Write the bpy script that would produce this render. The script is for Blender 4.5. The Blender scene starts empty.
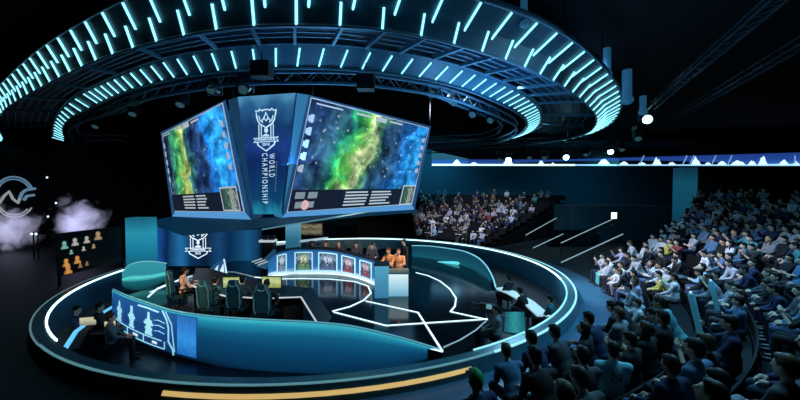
import bpy, bmesh, math, random
from mathutils import Vector as V, Matrix as M
random.seed(7)
PI = math.pi
scene = bpy.context.scene
COL = scene.collection
FOC, CAMZ = 350.0, 4.0
PITCH = math.atan(-10/350)
R = math.radians
# ---------------------------------------------------------------- camera and point helpers
cam = bpy.data.cameras.new('camera'); camo = bpy.data.objects.new('camera', cam); COL.objects.link(camo)
cam.lens = 36*FOC/800; cam.sensor_width = 36; cam.clip_start = .05; cam.clip_end = 200
camo.location = (0, 0, CAMZ); camo.rotation_euler = (PI/2+PITCH, 0, 0); scene.camera = camo
def ray(px, py):
    u = (px-400)/FOC; v = (200-py)/FOC
    return V((u, math.cos(PITCH)-math.sin(PITCH)*v, math.sin(PITCH)+math.cos(PITCH)*v))
def at(px, py, y):
    d = ray(px, py); return V((0, 0, CAMZ))+d*(y/d.y)
def onz(px, py, z):
    d = ray(px, py); return V((0, 0, CAMZ))+d*((z-CAMZ)/d.z)
def pix(p):
    d = math.cos(PITCH)*p[1]+math.sin(PITCH)*(p[2]-CAMZ); v = -math.sin(PITCH)*p[1]+math.cos(PITCH)*(p[2]-CAMZ)
    if d < .2: return (-999, -999)
    return (400+FOC*p[0]/d, 200-FOC*v/d)
# ---------------------------------------------------------------- materials
def nt(name):
    m = bpy.data.materials.new(name); m.use_nodes = True
    return m, m.node_tree.nodes, m.node_tree.links, m.node_tree.nodes['Principled BSDF']
def mat(name, col, rough=.5, metal=0, emit=None, es=0, var=.25, scale=6, spec=.5):
    m, n, l, b = nt(name)
    b.inputs['Roughness'].default_value = rough; b.inputs['Metallic'].default_value = metal
    b.inputs['Specular IOR Level'].default_value = spec
    t = n.new('ShaderNodeTexNoise'); t.inputs['Scale'].default_value = scale; t.inputs['Detail'].default_value = 3
    g = n.new('ShaderNodeTexCoord'); l.new(g.outputs['Object'], t.inputs['Vector'])
    x = n.new('ShaderNodeMix'); x.data_type = 'RGBA'
    x.inputs['A'].default_value = (*[c*(1-var) for c in col], 1); x.inputs['B'].default_value = (*[min(1, c*(1+var)) for c in col], 1)
    l.new(t.outputs['Fac'], x.inputs['Factor']); l.new(x.outputs['Result'], b.inputs['Base Color'])
    if emit:
        b.inputs['Emission Color'].default_value = (*emit, 1); b.inputs['Emission Strength'].default_value = es
    return m
def objmat(name, rough=.8, var=.3, scale=9):
    m, n, l, b = nt(name)
    b.inputs['Roughness'].default_value = rough; b.inputs['Specular IOR Level'].default_value = .2
    o = n.new('ShaderNodeObjectInfo'); g = n.new('ShaderNodeTexCoord')
    t = n.new('ShaderNodeTexNoise'); t.inputs['Scale'].default_value = scale; l.new(g.outputs['Object'], t.inputs['Vector'])
    r = n.new('ShaderNodeMapRange'); r.inputs['To Min'].default_value = 1-var; r.inputs['To Max'].default_value = 1+var
    l.new(t.outputs['Fac'], r.inputs['Value'])
    x = n.new('ShaderNodeVectorMath'); x.operation = 'SCALE'
    l.new(o.outputs['Color'], x.inputs[0]); l.new(r.outputs['Result'], x.inputs['Scale']); l.new(x.outputs['Vector'], b.inputs['Base Color'])
    return m
def ramp(n, stops):
    r = n.new('ShaderNodeValToRGB'); e = r.color_ramp.elements
    while len(e) < len(stops): e.new(.5)
    for k, (p, c) in enumerate(stops): e[k].position = p; e[k].color = (*c, 1)
    return r
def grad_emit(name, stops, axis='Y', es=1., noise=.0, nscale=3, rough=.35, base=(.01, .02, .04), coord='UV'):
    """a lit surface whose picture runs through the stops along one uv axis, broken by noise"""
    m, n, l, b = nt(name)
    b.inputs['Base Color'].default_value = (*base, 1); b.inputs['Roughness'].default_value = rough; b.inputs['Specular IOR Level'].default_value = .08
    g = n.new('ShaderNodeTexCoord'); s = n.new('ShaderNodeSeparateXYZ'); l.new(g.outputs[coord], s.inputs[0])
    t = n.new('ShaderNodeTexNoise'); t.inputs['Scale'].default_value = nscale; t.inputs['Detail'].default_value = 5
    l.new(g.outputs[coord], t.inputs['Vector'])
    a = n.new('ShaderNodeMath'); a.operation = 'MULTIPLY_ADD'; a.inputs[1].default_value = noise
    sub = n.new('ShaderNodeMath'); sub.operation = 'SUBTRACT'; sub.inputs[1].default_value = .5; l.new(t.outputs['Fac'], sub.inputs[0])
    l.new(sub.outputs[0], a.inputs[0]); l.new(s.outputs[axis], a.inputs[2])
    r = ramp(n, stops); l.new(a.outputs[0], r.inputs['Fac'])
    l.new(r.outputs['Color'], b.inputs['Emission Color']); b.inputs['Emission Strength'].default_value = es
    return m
def game_screen(name, stops, slant, seed, es=1.):
    m, n, l, b = nt(name)
    b.inputs['Base Color'].default_value = (.01, .01, .015, 1); b.inputs['Roughness'].default_value = .8; b.inputs['Specular IOR Level'].default_value = .03
    g = n.new('ShaderNodeTexCoord'); s = n.new('ShaderNodeSeparateXYZ'); l.new(g.outputs['UV'], s.inputs[0])
    mp = n.new('ShaderNodeMapping'); mp.inputs['Location'].default_value = (seed, seed*.7, 0); mp.inputs['Scale'].default_value = (1.75, 1, 1)
    l.new(g.outputs['UV'], mp.inputs['Vector'])
    t = n.new('ShaderNodeTexNoise'); t.inputs['Scale'].default_value = 2.6; t.inputs['Detail'].default_value = 9; t.inputs['Distortion'].default_value = .8; t.inputs['Roughness'].default_value = .62
    l.new(mp.outputs[0], t.inputs['Vector'])
    a = n.new('ShaderNodeMath'); a.operation = 'MULTIPLY_ADD'; a.inputs[1].default_value = slant; l.new(s.outputs['Y'], a.inputs[0]); l.new(s.outputs['X'], a.inputs[2])
    c = n.new('ShaderNodeMath'); c.operation = 'MULTIPLY_ADD'; c.inputs[1].default_value = .5
    sub = n.new('ShaderNodeMath'); sub.operation = 'SUBTRACT'; sub.inputs[1].default_value = .5; l.new(t.outputs['Fac'], sub.inputs[0])
    l.new(sub.outputs[0], c.inputs[0]); l.new(a.outputs[0], c.inputs[2])
    r = ramp(n, stops); l.new(c.outputs[0], r.inputs['Fac'])
    t2 = n.new('ShaderNodeTexNoise'); t2.inputs['Scale'].default_value = 5.5; t2.inputs['Detail'].default_value = 5; t2.inputs['Roughness'].default_value = .6; t2.inputs['Distortion'].default_value = .5
    l.new(mp.outputs[0], t2.inputs['Vector'])
    r2 = ramp(n, [(.36, (.1, .12, .16)), (.47, (.5, .55, .6)), (.56, (.95, 1, 1)), (.68, (2., 2.1, 2.1))]); l.new(t2.outputs['Fac'], r2.inputs['Fac'])
    x = n.new('ShaderNodeMix'); x.data_type = 'RGBA'; x.blend_type = 'MULTIPLY'; x.inputs['Factor'].default_value = .9
    l.new(r.outputs['Color'], x.inputs['A']); l.new(r2.outputs['Color'], x.inputs['B'])
    v = n.new('ShaderNodeTexVoronoi'); v.inputs['Scale'].default_value = 11; l.new(mp.outputs[0], v.inputs['Vector'])
    r3 = ramp(n, [(0, (.5, .65, .6)), (.12, (.12, .18, .16)), (.22, (0, 0, 0))]); l.new(v.outputs['Distance'], r3.inputs['Fac'])
    y = n.new('ShaderNodeMix'); y.data_type = 'RGBA'; y.blend_type = 'ADD'; y.inputs['Factor'].default_value = .5
    l.new(x.outputs['Result'], y.inputs['A']); l.new(r3.outputs['Color'], y.inputs['B'])
    l.new(y.outputs['Result'], b.inputs['Emission Color']); b.inputs['Emission Strength'].default_value = es
    return m
def emis(name, col, s): return mat(name, [min(1, c*.5) for c in col], .5, emit=col, es=s)
BLACK = mat('matte_black', (.008, .009, .011), .7)
DARK = mat('dark_blue_grey', (.018, .026, .036), .55)
NAVY = mat('navy_panel', (.008, .03, .06), .4)
CEIL = mat('ceiling_black', (.014, .014, .015), .9, spec=.1)
WALLM = mat('wall_black', (.011, .012, .016), .85, spec=.15)
TEALWALL = mat('wall_teal', (.012, .06, .09), .8, spec=.15)
FLOORM = mat('arena_floor_lit', (.03, .11, .19), .38, scale=1.2, var=.4)
GLOSS = mat('glossy_stage_floor', (.004, .008, .012), .12, scale=2)
TRENCH = mat('pit_floor', (.008, .016, .024), .35)
RINGB = mat('ring_wall_blue', (.02, .12, .2), .35)
RIMM = mat('ring_rim', (.06, .16, .2), .3, .3)
METAL = mat('dark_metal', (.05, .07, .09), .4, .6)
BEAM = mat('truss_blue_steel', (.12, .26, .36), .5, .1)
BANDM = mat('ring_band', (.03, .13, .21), .45)
BENCH = mat('bench_black', (.006, .007, .009), .8, spec=.15)
TIER = mat('tier_dark', (.005, .007, .01), .9, spec=.1)
TUBE = emis('tube_light', (.27, .84, 1.), 1.6)
TUBE2 = emis('tube_light_pale', (.62, .9, 1.), 2.2)
LEDW = emis('led_white', (.62, .93, 1.), 2.2)
LEDF = emis('led_floor', (.66, .9, 1.), 1.3)
LEDC = emis('led_cyan', (.15, .75, .9), 1.3)
GOLD = emis('gold_led', (.95, .62, .22), .55)
BEZEL = mat('bezel_blue', (.05, .12, .25), .4, emit=(.09, .3, .62), es=.85, spec=.05)
BEZEL_D = mat('bezel_dim', (.02, .05, .1), .6, emit=(.015, .07, .18), es=.8, spec=.05)
PALE = emis('pale_graphic', (.6, .85, 1.), .8)
CYANG = emis('cyan_graphic', (.3, .75, 1.), .75)
WHITEG = emis('white_graphic', (.8, .95, 1.), 1.1)
LAMP = emis('lamp_teal', (.3, .85, 1.), 14)
SKIN, EYE, LIP = objmat('skin', .6, .1), mat('eye', (.02, .015, .012), .3), mat('lips', (.35, .12, .1), .5)
CLOTH = objmat('cloth'); HAIRM = objmat('hair', .55); SHOE = mat('shoe_dark', (.03, .03, .035), .5)
# ---------------------------------------------------------------- mesh builder
def frame(d):
    d = V(d).normalized(); u = V((0, 0, 1)) if abs(d.z) < .95 else V((1, 0, 0))
    s = d.cross(u).normalized(); return s, s.cross(d).normalized(), d
class MB:
    def __init__(self): self.v = []; self.f = []; self.uv = {}
    def add(self, vs, fs):
        o = len(self.v); self.v += [tuple(x) for x in vs]; self.f += [tuple(i+o for i in f) for f in fs]; return self
    def box(self, c, s, rz=0, mtx=None):
        c = V(c); m = mtx or M.Rotation(rz, 3, 'Z'); a, b, d = [x/2 for x in s]
        vs = [c+m@V((x, y, z)) for z in (-d, d) for x, y in ((-a, -b), (a, -b), (a, b), (-a, b))]
        return self.add(vs, [(3, 2, 1, 0), (4, 5, 6, 7), (0, 1, 5, 4), (1, 2, 6, 5), (2, 3, 7, 6), (3, 0, 4, 7)])
    def bar(self, p, q, w, h):
        p, q = V(p), V(q); s, u, d = frame(q-p)
        vs = [e+s*a*w/2+u*b*h/2 for e in (p, q) for a, b in ((-1, -1), (1, -1), (1, 1), (-1, 1))]
        return self.add(vs, [(3, 2, 1, 0), (4, 5, 6, 7), (0, 1, 5, 4), (1, 2, 6, 5), (2, 3, 7, 6), (3, 0, 4, 7)])
    def loft(self, rings, caps=True, closed=False):
        n = len(rings[0]); vs = [p for r in rings for p in r]; fs = []
        K = len(rings)
        for k in range(K if closed else K-1):
            for i in range(n):
                a, b = k*n, ((k+1) % K)*n; fs.append((a+i, a+(i+1) % n, b+(i+1) % n, b+i))
        if caps and not closed: fs += [tuple(range(n))[::-1], tuple((K-1)*n+i for i in range(n))]
        return self.add(vs, fs)
    def cyl(self, p, q, r0, r1=None, n=10):
        p, q = V(p), V(q); r1 = r0 if r1 is None else r1; s, u, d = frame(q-p)
        return self.loft([[e+(s*math.cos(2*PI*i/n)+u*math.sin(2*PI*i/n))*r for i in range(n)] for e, r in ((p, r0), (q, r1))])
    def cap(self, p, q, r0, r1, n=10):          # capsule
        p, q = V(p), V(q); s, u, d = frame(q-p); rg = []
        for e, r, sg in ((p, r0, -1), (q, r1, 1)):
            for a in ((-80, -50, -20) if sg < 0 else (20, 50, 80)):
                rr = r*math.cos(R(a)); rg.append([e+d*r*math.sin(R(a))+(s*math.cos(2*PI*i/n)+u*math.sin(2*PI*i/n))*rr for i in range(n)])
        return self.loft(rg)
    def ell(self, c, r, n=12, m=8, mtx=None):
        c = V(c); mtx = mtx or M.Identity(3)
        rg = [[c+mtx@V((r[0]*math.sin(PI*(k+.3)/(m+.6))*math.cos(2*PI*i/n), r[1]*math.sin(PI*(k+.3)/(m+.6))*math.sin(2*PI*i/n), -r[2]*math.cos(PI*(k+.3)/(m+.6)))) for i in range(n)] for k in range(m+1)]
        return self.loft(rg)
    def path(self, pts, r, n=8, closed=False):
        pts = [V(p) for p in pts]; K = len(pts); rg = []; prev = None
        for k in range(K):
            a = pts[k-1] if (k or closed) else pts[0]; b = pts[(k+1) % K] if (k < K-1 or closed) else pts[-1]
            s, u, d = frame(b-a); rg.append([pts[k]+(s*math.cos(2*PI*i/n)+u*math.sin(2*PI*i/n))*r for i in range(n)])
        return self.loft(rg, True, closed)
    def prism(self, poly, z0, z1):
        n = len(poly); vs = [(p[0], p[1], z0) for p in poly]+[(p[0], p[1], z1) for p in poly]
        return self.add(vs, [tuple(range(n))[::-1], tuple(range(n, 2*n))]+[(i, (i+1) % n, n+(i+1) % n, n+i) for i in range(n)])
    def slab(self, pts, th):                     # flat polygon (any plane) thickened along its normal
        pts = [V(p) for p in pts]; nn = V((0, 0, 0))
        for i in range(len(pts)): nn += pts[i].cross(pts[(i+1) % len(pts)])
        nn.normalize(); n = len(pts)
        return self.add(pts+[p-nn*th for p in pts], [tuple(range(n)), tuple(range(n, 2*n))[::-1]]+[(i, n+i, n+(i+1) % n, (i+1) % n) for i in range(n)])
    def strip(self, A, B, uv=True):              # surface between two polylines, uv over it
        n = len(A); o = len(self.f)
        self.add(list(A)+list(B), [(i, i+1, n+i+1, n+i) for i in range(n-1)])
        for i in range(n-1): self.uv[o+i] = [(i/(n-1), 0), ((i+1)/(n-1), 0), ((i+1)/(n-1), 1), (i/(n-1), 1)]
        return self
    def mesh(self, name, fix=True, smooth=False):
        me = bpy.data.meshes.new(name); me.from_pydata(self.v, [], self.f)
        if self.uv:
            u = me.uv_layers.new()
            for p in me.polygons:
                if p.index in self.uv:
                    for li, c in zip(p.loop_indices, self.uv[p.index]): u.data[li].uv = c
        if fix:
            b = bmesh.new(); b.from_mesh(me); bmesh.ops.recalc_face_normals(b, faces=b.faces); b.to_mesh(me); b.free()
        if smooth:
            for p in me.polygons: p.use_smooth = True
        return me
    def build(self, name, m, parent=None, smooth=False, fix=True):
        return put(name, self.mesh(name, fix, smooth), m, parent)
def put(name, me, m, parent=None):
    o = bpy.data.objects.new(name, me); COL.objects.link(o)
    for x in (m if isinstance(m, (list, tuple)) else [m]) if m else []: me.materials.append(x)
    if parent: o.parent = parent; o.matrix_parent_inverse = parent.matrix_basis.inverted()
    return o
def local(o): o.matrix_parent_inverse = M.Identity(4); return o
def tag(o, label=None, cat=None, group=None, kind=None):
    for k, v in (('label', label), ('category', cat), ('group', group), ('kind', kind)):
        if v: o[k] = v
    return o
def thing(name, label, cat, loc=(0, 0, 0), rz=0, group=None):
    o = bpy.data.objects.new(name, None); o.empty_display_size = .2; COL.objects.link(o)
    o.location = loc; o.rotation_euler = (0, 0, rz); o.matrix_basis = M.Translation(loc) @ M.Rotation(rz, 4, 'Z')
    return tag(o, label, cat, group)
def struct(name, mb, m, **k): return tag(mb.build(name, m, **k), kind='structure')
def kids(o): return [c for c in bpy.data.objects if c.parent == o]
def copy_tree(o, cache={}):
    if o.name not in cache: cache[o.name] = [(c, kids(c)) for c in kids(o)]
    r = o.copy(); COL.objects.link(r)
    for c, gs in cache[o.name]:
        d = c.copy(); COL.objects.link(d); d.parent = r
        for g in gs:
            h = g.copy(); COL.objects.link(h); h.parent = d
    return r
def text_mesh(s, size, depth=.01):
    c = bpy.data.curves.new('lettering', 'FONT'); c.body = s; c.size = size; c.extrude = depth; c.align_x = 'CENTER'; c.align_y = 'CENTER'; c.resolution_u = 3
    o = bpy.data.objects.new('lettering', c); COL.objects.link(o)
    me = bpy.data.meshes.new_from_object(o.evaluated_get(bpy.context.evaluated_depsgraph_get())); bpy.data.objects.remove(o)
    return me
def lettering(s, size, origin, xdir, ydir, m, parent, name='lettering', width=None):
    me = text_mesh(s, size); x, y = V(xdir).normalized(), V(ydir).normalized(); z = x.cross(y)
    k = 1
    if width:
        w = max(v.co.x for v in me.vertices)-min(v.co.x for v in me.vertices); k = width/max(w, 1e-6)
    for v in me.vertices: v.co = V(origin)+x*v.co.x*k+y*v.co.y+z*v.co.z
    return put(name, me, m, parent)
def spline(P, n=10):
    out = []; N = len(P)
    for i in range(N):
        a, b, c, d = [V((*P[j % N], 0)) for j in (i-1, i, i+1, i+2)]
        for k in range(n):
            t = k/n; out.append(.5*((2*b)+(c-a)*t+(2*a-5*b+4*c-d)*t*t+(3*b-a-3*c+d)*t**3))
    return out
def arc(cx, cy, r, a0, a1, n): return [V((cx+r*math.cos(R(a0+(a1-a0)*i/n)), cy+r*math.sin(R(a0+(a1-a0)*i/n)), 0)) for i in range(n+1)]
def zz(pts, z): return [V((p[0], p[1], z)) for p in pts]
# ---------------------------------------------------------------- room
CX, CY, RR = -2.89, 16.44, 9.86
FZ, SZ, TZ = 0.0, .2, -.6
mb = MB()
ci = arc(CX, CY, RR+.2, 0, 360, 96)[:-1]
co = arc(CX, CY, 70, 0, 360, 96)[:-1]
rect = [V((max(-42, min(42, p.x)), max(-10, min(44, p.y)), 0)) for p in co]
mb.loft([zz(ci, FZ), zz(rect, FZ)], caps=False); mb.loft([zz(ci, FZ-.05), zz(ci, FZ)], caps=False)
fl = struct('floor', mb, mat('arena_floor_unlit', (.008, .014, .022), .5, scale=1.5))  # darkened copy of the floor, shade outside the blue strip put into its colour
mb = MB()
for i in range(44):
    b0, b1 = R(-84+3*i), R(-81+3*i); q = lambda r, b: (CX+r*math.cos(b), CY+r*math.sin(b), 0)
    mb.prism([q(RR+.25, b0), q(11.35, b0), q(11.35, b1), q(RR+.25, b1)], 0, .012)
struct('floor_walkway', mb, FLOORM)  # strip of the same floor, its blue light put into a brighter colour
mb = MB(); mb.prism(arc(CX, CY, RR+.22, 0, 360, 96)[:-1], TZ-.1, TZ); struct('floor_pit', mb, TRENCH)
struct('ceiling', MB().box((0, 17, 9.75), (84, 54, .3)), CEIL)
struct('wall_back', MB().box((0, 40.2, 4.5), (84, .4, 10.4)), TEALWALL)
struct('wall_right', MB().box((41, 17, 4.5), (.4, 54, 10.4)), WALLM)
struct('wall_left', MB().box((-41, 17, 4.5), (.4, 54, 10.4)), WALLM)
struct('wall_rear', MB().box((0, -9.8, 4.5), (84, .4, 10.4)), WALLM)
# dark wing wall the neon sign hangs on
struct('wall_wing', MB().box((-23, 26.2, 3.6), (15.5, .3, 7.4)), WALLM)
# ---------------------------------------------------------------- stage platform, ring
outline = [onz(442, 352, SZ), onz(485, 319, SZ), onz(497, 300, SZ), onz(493, 288, SZ)]
for a in range(0, 190, 8):
    outline.append(V((CX+6.4*math.cos(R(a)), CY+6.4*math.sin(R(a)), SZ)))
outline += [at(118, 292, 12.2), at(125, 296, 10.6), at(145, 303, 10.15), at(170, 311, 9.7), at(200, 316, 9.3), at(235, 319, 9.05), at(270, 321, 8.9), at(310, 323, 8.8), at(350, 327, 8.65), at(390, 336, 8.5), at(415, 343, 8.38)]
struct('stage_platform', MB().prism(outline, TZ, SZ), GLOSS)
ring = thing('stage_ring', 'big round light-edged barrier ring encircling the whole stage', 'stage barrier', (CX, CY, 0))
def ringpart(name, prof, m, a0=0, a1=360, n=128, **k):
    full = abs(a1-a0) >= 360; mb = MB(); N = n if full else max(8, int(n*abs(a1-a0)/360))
    rg = [[V((CX+r*math.cos(R(a0+(a1-a0)*i/N)), CY+r*math.sin(R(a0+(a1-a0)*i/N)), z)) for r, z in prof] for i in range(N if full else N+1)]
    mb.loft(rg, True, full); return mb.build(name, m, ring, **k)
ringpart('inner_wall', [(RR-.15, TZ), (RR-.1, .33), (RR-.02, .33), (RR-.05, TZ)], RINGB)
ringpart('rim', [(RR-.12, .33), (RR-.12, .36), (RR+.16, .36), (RR+.18, .33)], RIMM)
ringpart('outer_skirt', [(RR+.1, 0), (RR+.1, .33), (RR+.18, .33), (RR+.24, 0)], RIMM)
IN_ = [(RR-.16, .33), (RR-.16, .38), (RR-.11, .38), (RR-.11, .33)]
tag(ringpart('light_strip', IN_, LEDW, -14, 236), 'white light strip along the inside of the rim')
ringpart('light_strip', IN_, emis('led_ring_teal', (.3, .75, .85), .9), -62, -14)
ringpart('light_strip', [(RR+.13, .35), (RR+.13, .38), (RR+.19, .38), (RR+.19, .35)], emis('led_ring_outer', (.35, .8, .9), .8), -60, 92)
ringpart('light_strip', [(RR+.15, .35), (RR+.15, .37), (RR+.19, .37), (RR+.19, .35)], emis('led_ring_dim', (.3, .55, .62), .25), 92, 236)
tag(ringpart('gold_trim', [(RR+.2, .15), (RR+.17, .215), (RR+.22, .22), (RR+.26, .15)], GOLD, -99, -64), 'gold lit trim on the outer face')
ringpart('light_strip', [(RR+.13, .35), (RR+.13, .375), (RR+.18, .375), (RR+.18, .35)], emis('led_ring_front', (.2, .5, .55), .35), 236, 300)
# front curved screen wall of the stage
FR = [(112, 290, 322, 10.85), (125, 296, 334, 10.4), (145, 303, 345, 9.95), (170, 311, 354, 9.5), (200, 316, 362, 9.15), (235, 319, 370, 8.9), (270, 321, 375, 8.75), (310, 323, 378, 8.65), (350, 327, 377, 8.5), (390, 336, 372, 8.4), (415, 343, 364, 8.3), (441, 351, 354, 8.2)]
def smooth_cols(cols, n=5):
    out = []
    for i in range(len(cols)-1):
        a, b, c, d = [cols[max(0, min(len(cols)-1, j))] for j in (i-1, i, i+1, i+2)]
        for k in range(n):
            t = k/n; out.append(tuple(.5*((2*q)+(r-p)*t+(2*p-5*q+4*r-s)*t*t+(3*q-p-3*r+s)*t**3) for p, q, r, s in zip(a, b, c, d)))
    return out+[cols[-1]]
def curved_wall(root, name, cols, m, back, th=.12, rim=None):
    cs = smooth_cols(cols); T = [at(c[0], c[1], c[3]) for c in cs]; B = [at(c[0], c[2], c[3]) for c in cs]
    mb = MB(); mb.strip(B, T); mb.build(name, m, root, fix=False, smooth=True)
    T2 = [p+V((0, th, 0)) for p in T]; B2 = [p+V((0, th, 0)) for p in B]
    mb = MB(); mb.strip(T, T2); mb.strip(B2, T2); mb.build('back_shell', back, root)
    if rim: MB().path([p+V((0, th*.4, .012)) for p in T], rim[0], 6).build('top_trim', rim[1], root)
    return T, B
fw = thing('curved_screen_wall', 'long curved blue screen wall fronting the team desk with player graphics', 'screen wall', at(270, 378, 8.75))
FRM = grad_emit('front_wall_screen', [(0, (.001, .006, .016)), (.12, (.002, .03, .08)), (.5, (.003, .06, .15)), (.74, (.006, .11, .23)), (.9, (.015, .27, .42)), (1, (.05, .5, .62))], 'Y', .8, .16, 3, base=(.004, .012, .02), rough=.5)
cf = [c for c in FR]
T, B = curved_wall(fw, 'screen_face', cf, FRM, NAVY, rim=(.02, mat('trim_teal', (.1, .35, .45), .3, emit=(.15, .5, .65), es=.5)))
cs = smooth_cols(cf)
def on_front(px, v, off=.03):               # point on the curved wall at image column px, height fraction v
    i = min(range(len(cs)-1), key=lambda k: abs((cs[k][0]+cs[k+1][0])/2-px)); a, b = cs[i], cs[i+1]
    t = (px-a[0])/(b[0]-a[0]); top = T[i].lerp(T[i+1], t); bot = B[i].lerp(B[i+1], t); p = bot.lerp(top, v)
    n = V((T[i+1].y-T[i].y, -(T[i+1].x-T[i].x), 0)).normalized(); return p+n*off
def fquad(name, x0, x1, v0, v1, m, root=fw, off=.03, n=6):
    mb = MB(); mb.strip([on_front(x0+(x1-x0)*i/n, v0, off) for i in range(n+1)], [on_front(x0+(x1-x0)*i/n, v1, off) for i in range(n+1)]); return mb.build(name, m, root, fix=False)
fquad('graphic_panel', 113.5, 198, .06, .97, grad_emit('player_panel', [(0, (.004, .03, .12)), (.5, (.006, .06, .25)), (1, (.01, .1, .33))], 'Y', .75, .3, 4), off=.02, n=14)
fquad('bright_panel', 178, 197, .08, .95, grad_emit('blue_panel', [(0, (.015, .13, .45)), (.4, (.03, .28, .7)), (.7, (.03, .2, .6)), (1, (.02, .15, .45))], 'Y', .9, .6, 5), off=.028)
def fline(mb, pts, r=.014): mb.path([on_front(x, v, .045) for x, v in pts], r, 5)
mb = MB()
fline(mb, [(x, .27) for x in range(115, 167, 4)]); fline(mb, [(x, .1) for x in range(118, 167, 4)]); fline(mb, [(129, .1), (129, .27)]); fline(mb, [(145, .1), (145, .27)]); fline(mb, [(166, .1), (166, .27)])
fline(mb, [(164, .98), (168, .8), (170, .62), (170, .3), (174, .15), (175, .02)], .02); fline(mb, [(167, .98), (173, .72), (174, .5), (176, .1)], .014)
for v in (.45, .58, .7): fline(mb, [(156, v), (160, v+.03), (166, v)], .01)
fline(mb, [(140, .92), (150, .93), (160, .92)], .025)
mb.build('graphic_lines', CYANG, fw)
for x, s in ((121, 5), (133, 6), (150, 8)):
    mb = MB()
    for k in range(9):                          # a head and shoulders player figure seen as a lit picture
        v0, v1 = .3+.06*k, .3+.06*(k+1); w = [.9, .8, .75, .85, 1., .95, .45, .38, .3][k]*s/2*(.75+.5*random.random())
        mb.strip([on_front(x+w*(i/2-1), v0, .04) for i in range(5)], [on_front(x+w*(i/2-1), v1, .04) for i in range(5)])
    mb.build('player_figure', emis('figure_light', (.35, .8, 1.), .7), fw, fix=False)
for x in (123, 137, 156): fquad('name_tag', x-2.5, x+2.5, .15, .21, PALE, off=.045)
# wings behind: concave walls at the two far sides of the stage
WB = [(412, 246, 272, 20), (430, 246.5, 275, 19.2), (449, 249, 281, 18.2), (465, 252, 285, 17.2), (478, 258, 288, 16), (487, 267, 290, 14.8), (493, 278, 290.5, 13.9), (496, 288, 292, 13.3)]
ww = thing('stage_wing_wall', 'dark curved wing wall with teal glow behind the standing host', 'screen wall', at(478, 289, 16))
WM = grad_emit('wing_screen', [(0, (.002, .008, .016)), (.45, (.003, .022, .04)), (.62, (.008, .09, .13)), (.8, (.006, .06, .1)), (1, (.006, .05, .09))], 'Y', .9, .1, 3)
curved_wall(ww, 'screen_face', WB, WM, NAVY, rim=(.03, emis('wing_trim', (.25, .75, .9), .7)))
mb = MB(); mb.path([at(423+i*5.2, 263.5-.5*i*.4+.02*i*i, 19.0-.19*i) for i in range(9)], .09, 6); mb.build('glow_strip', emis('wing_glow', (.12, .75, .85), .9), ww)
wl = thing('stage_wing_wall', 'bright teal curved wing wall beside the lit column', 'screen wall', at(145, 284, 14.5))
curved_wall(wl, 'screen_face', [(122, 272, 286, 13.4), (128, 266, 289, 13.6), (138, 262.5, 290, 13.8), (152, 262, 287, 14), (166, 264, 281, 14.2)], grad_emit('teal_wing', [(0, (.005, .05, .07)), (.3, (.01, .16, .2)), (.45, (.12, .8, .8)), (.55, (.03, .3, .36)), (1, (.04, .33, .42))], 'Y', .75, .12, 3), NAVY, rim=(.02, emis('wing_trim_b', (.3, .8, .85), .6)))
# floor light lines on the stage
LINES = [('light line bent across the stage floor before the white counter', [(366, 301), (418, 312.4), (442, 350.5)]),
         ('short thick light bar at the pointed stage tip', [(414, 344), (442, 351.5)]),
         ('long light line running out to the stage edge under the crew pit', [(334, 312), (386, 325.5), (487, 319)]),
         ('curved light line sweeping from the counter round to the stage edge', [(416, 272.5), (428, 275.5), (440, 281), (450, 289), (456, 298), (455, 306), (450.5, 311.5), (487, 319.5)]),
         ('rounded light line hugging the portrait desk front', [(255, 277), (275, 279), (300, 278.5), (330, 279), (355, 281.5), (368, 286), (371, 293), (364, 300), (350, 306.5), (333, 311)]),
         ('faint light line trailing from stage tip toward the pit', [(487, 320), (476, 330), (460, 340), (444, 347)]),
         ('light line on the stage floor near the seated orange player', [(150, 292), (165, 286), (180, 279), (192, 276)]),
         ('light line curving past the teal wing wall', [(148, 297), (158, 288), (172, 282), (188, 279)]),
         ('light line crossing the floor behind the team desk', [(212, 271), (235, 272), (255, 277)])]
for k, (lb, P) in enumerate(LINES):
    pts = [onz(x, y, SZ+.012) for x, y in P]; w = .035 if k in (5, 6, 8) else .05
    mb = MB()
    for a, b in zip(pts, pts[1:]): mb.bar(a, b+(b-a).normalized()*.02, w, .016)
    o = mb.build('floor_light_strip', LEDF if k not in (5, 8) else emis('led_dim', (.5, .7, .8), .35)); tag(o, lb, 'light strip', 'stage floor light lines')
# ---------------------------------------------------------------- hanging screens
zt = at(309, 95, 12).z
Q = {'R': [at(309, 95, 12), onz(431, 126.5, zt), at(414.5, 209.5, 17.3), at(282, 217.5, 12.5)],
     'L': [onz(161, 132.5, zt-.2), at(226, 100, 12), at(251.5, 219.5, 12.5), at(172.5, 216.5, 17.6)]}
IN = {'R': [at(311.5, 98, 11.97), at(428.5, 128.5, 17.7), at(411.5, 204, 16.7), at(287.5, 211.5, 12.42)],
      'L': [at(163, 134.5, 18.3), at(223, 103.5, 11.97), at(244.5, 211.5, 12.42), at(175.5, 211, 17.2)]}
def quv(q, u, v, off=0):
    tl, tr, br, bl = q; p = (bl*(1-u)+br*u)*(1-v)+(tl*(1-u)+tr*u)*v
    n = (br-bl).cross(tl-bl).normalized(); return p+n*off
def qrect(name, q, u0, v0, u1, v1, m, root, off=.04, nx=8):
    mb = MB(); mb.strip([quv(q, u0+(u1-u0)*i/nx, v0, off) for i in range(nx+1)], [quv(q, u0+(u1-u0)*i/nx, v1, off) for i in range(nx+1)]); return mb.build(name, m, root, fix=False)
def qbars(mb, q, rects, off):
    for u0, v0, u1, v1 in rects: mb.strip([quv(q, u0, v0, off), quv(q, u1, v0, off)], [quv(q, u0, v1, off), quv(q, u1, v1, off)])
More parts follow.
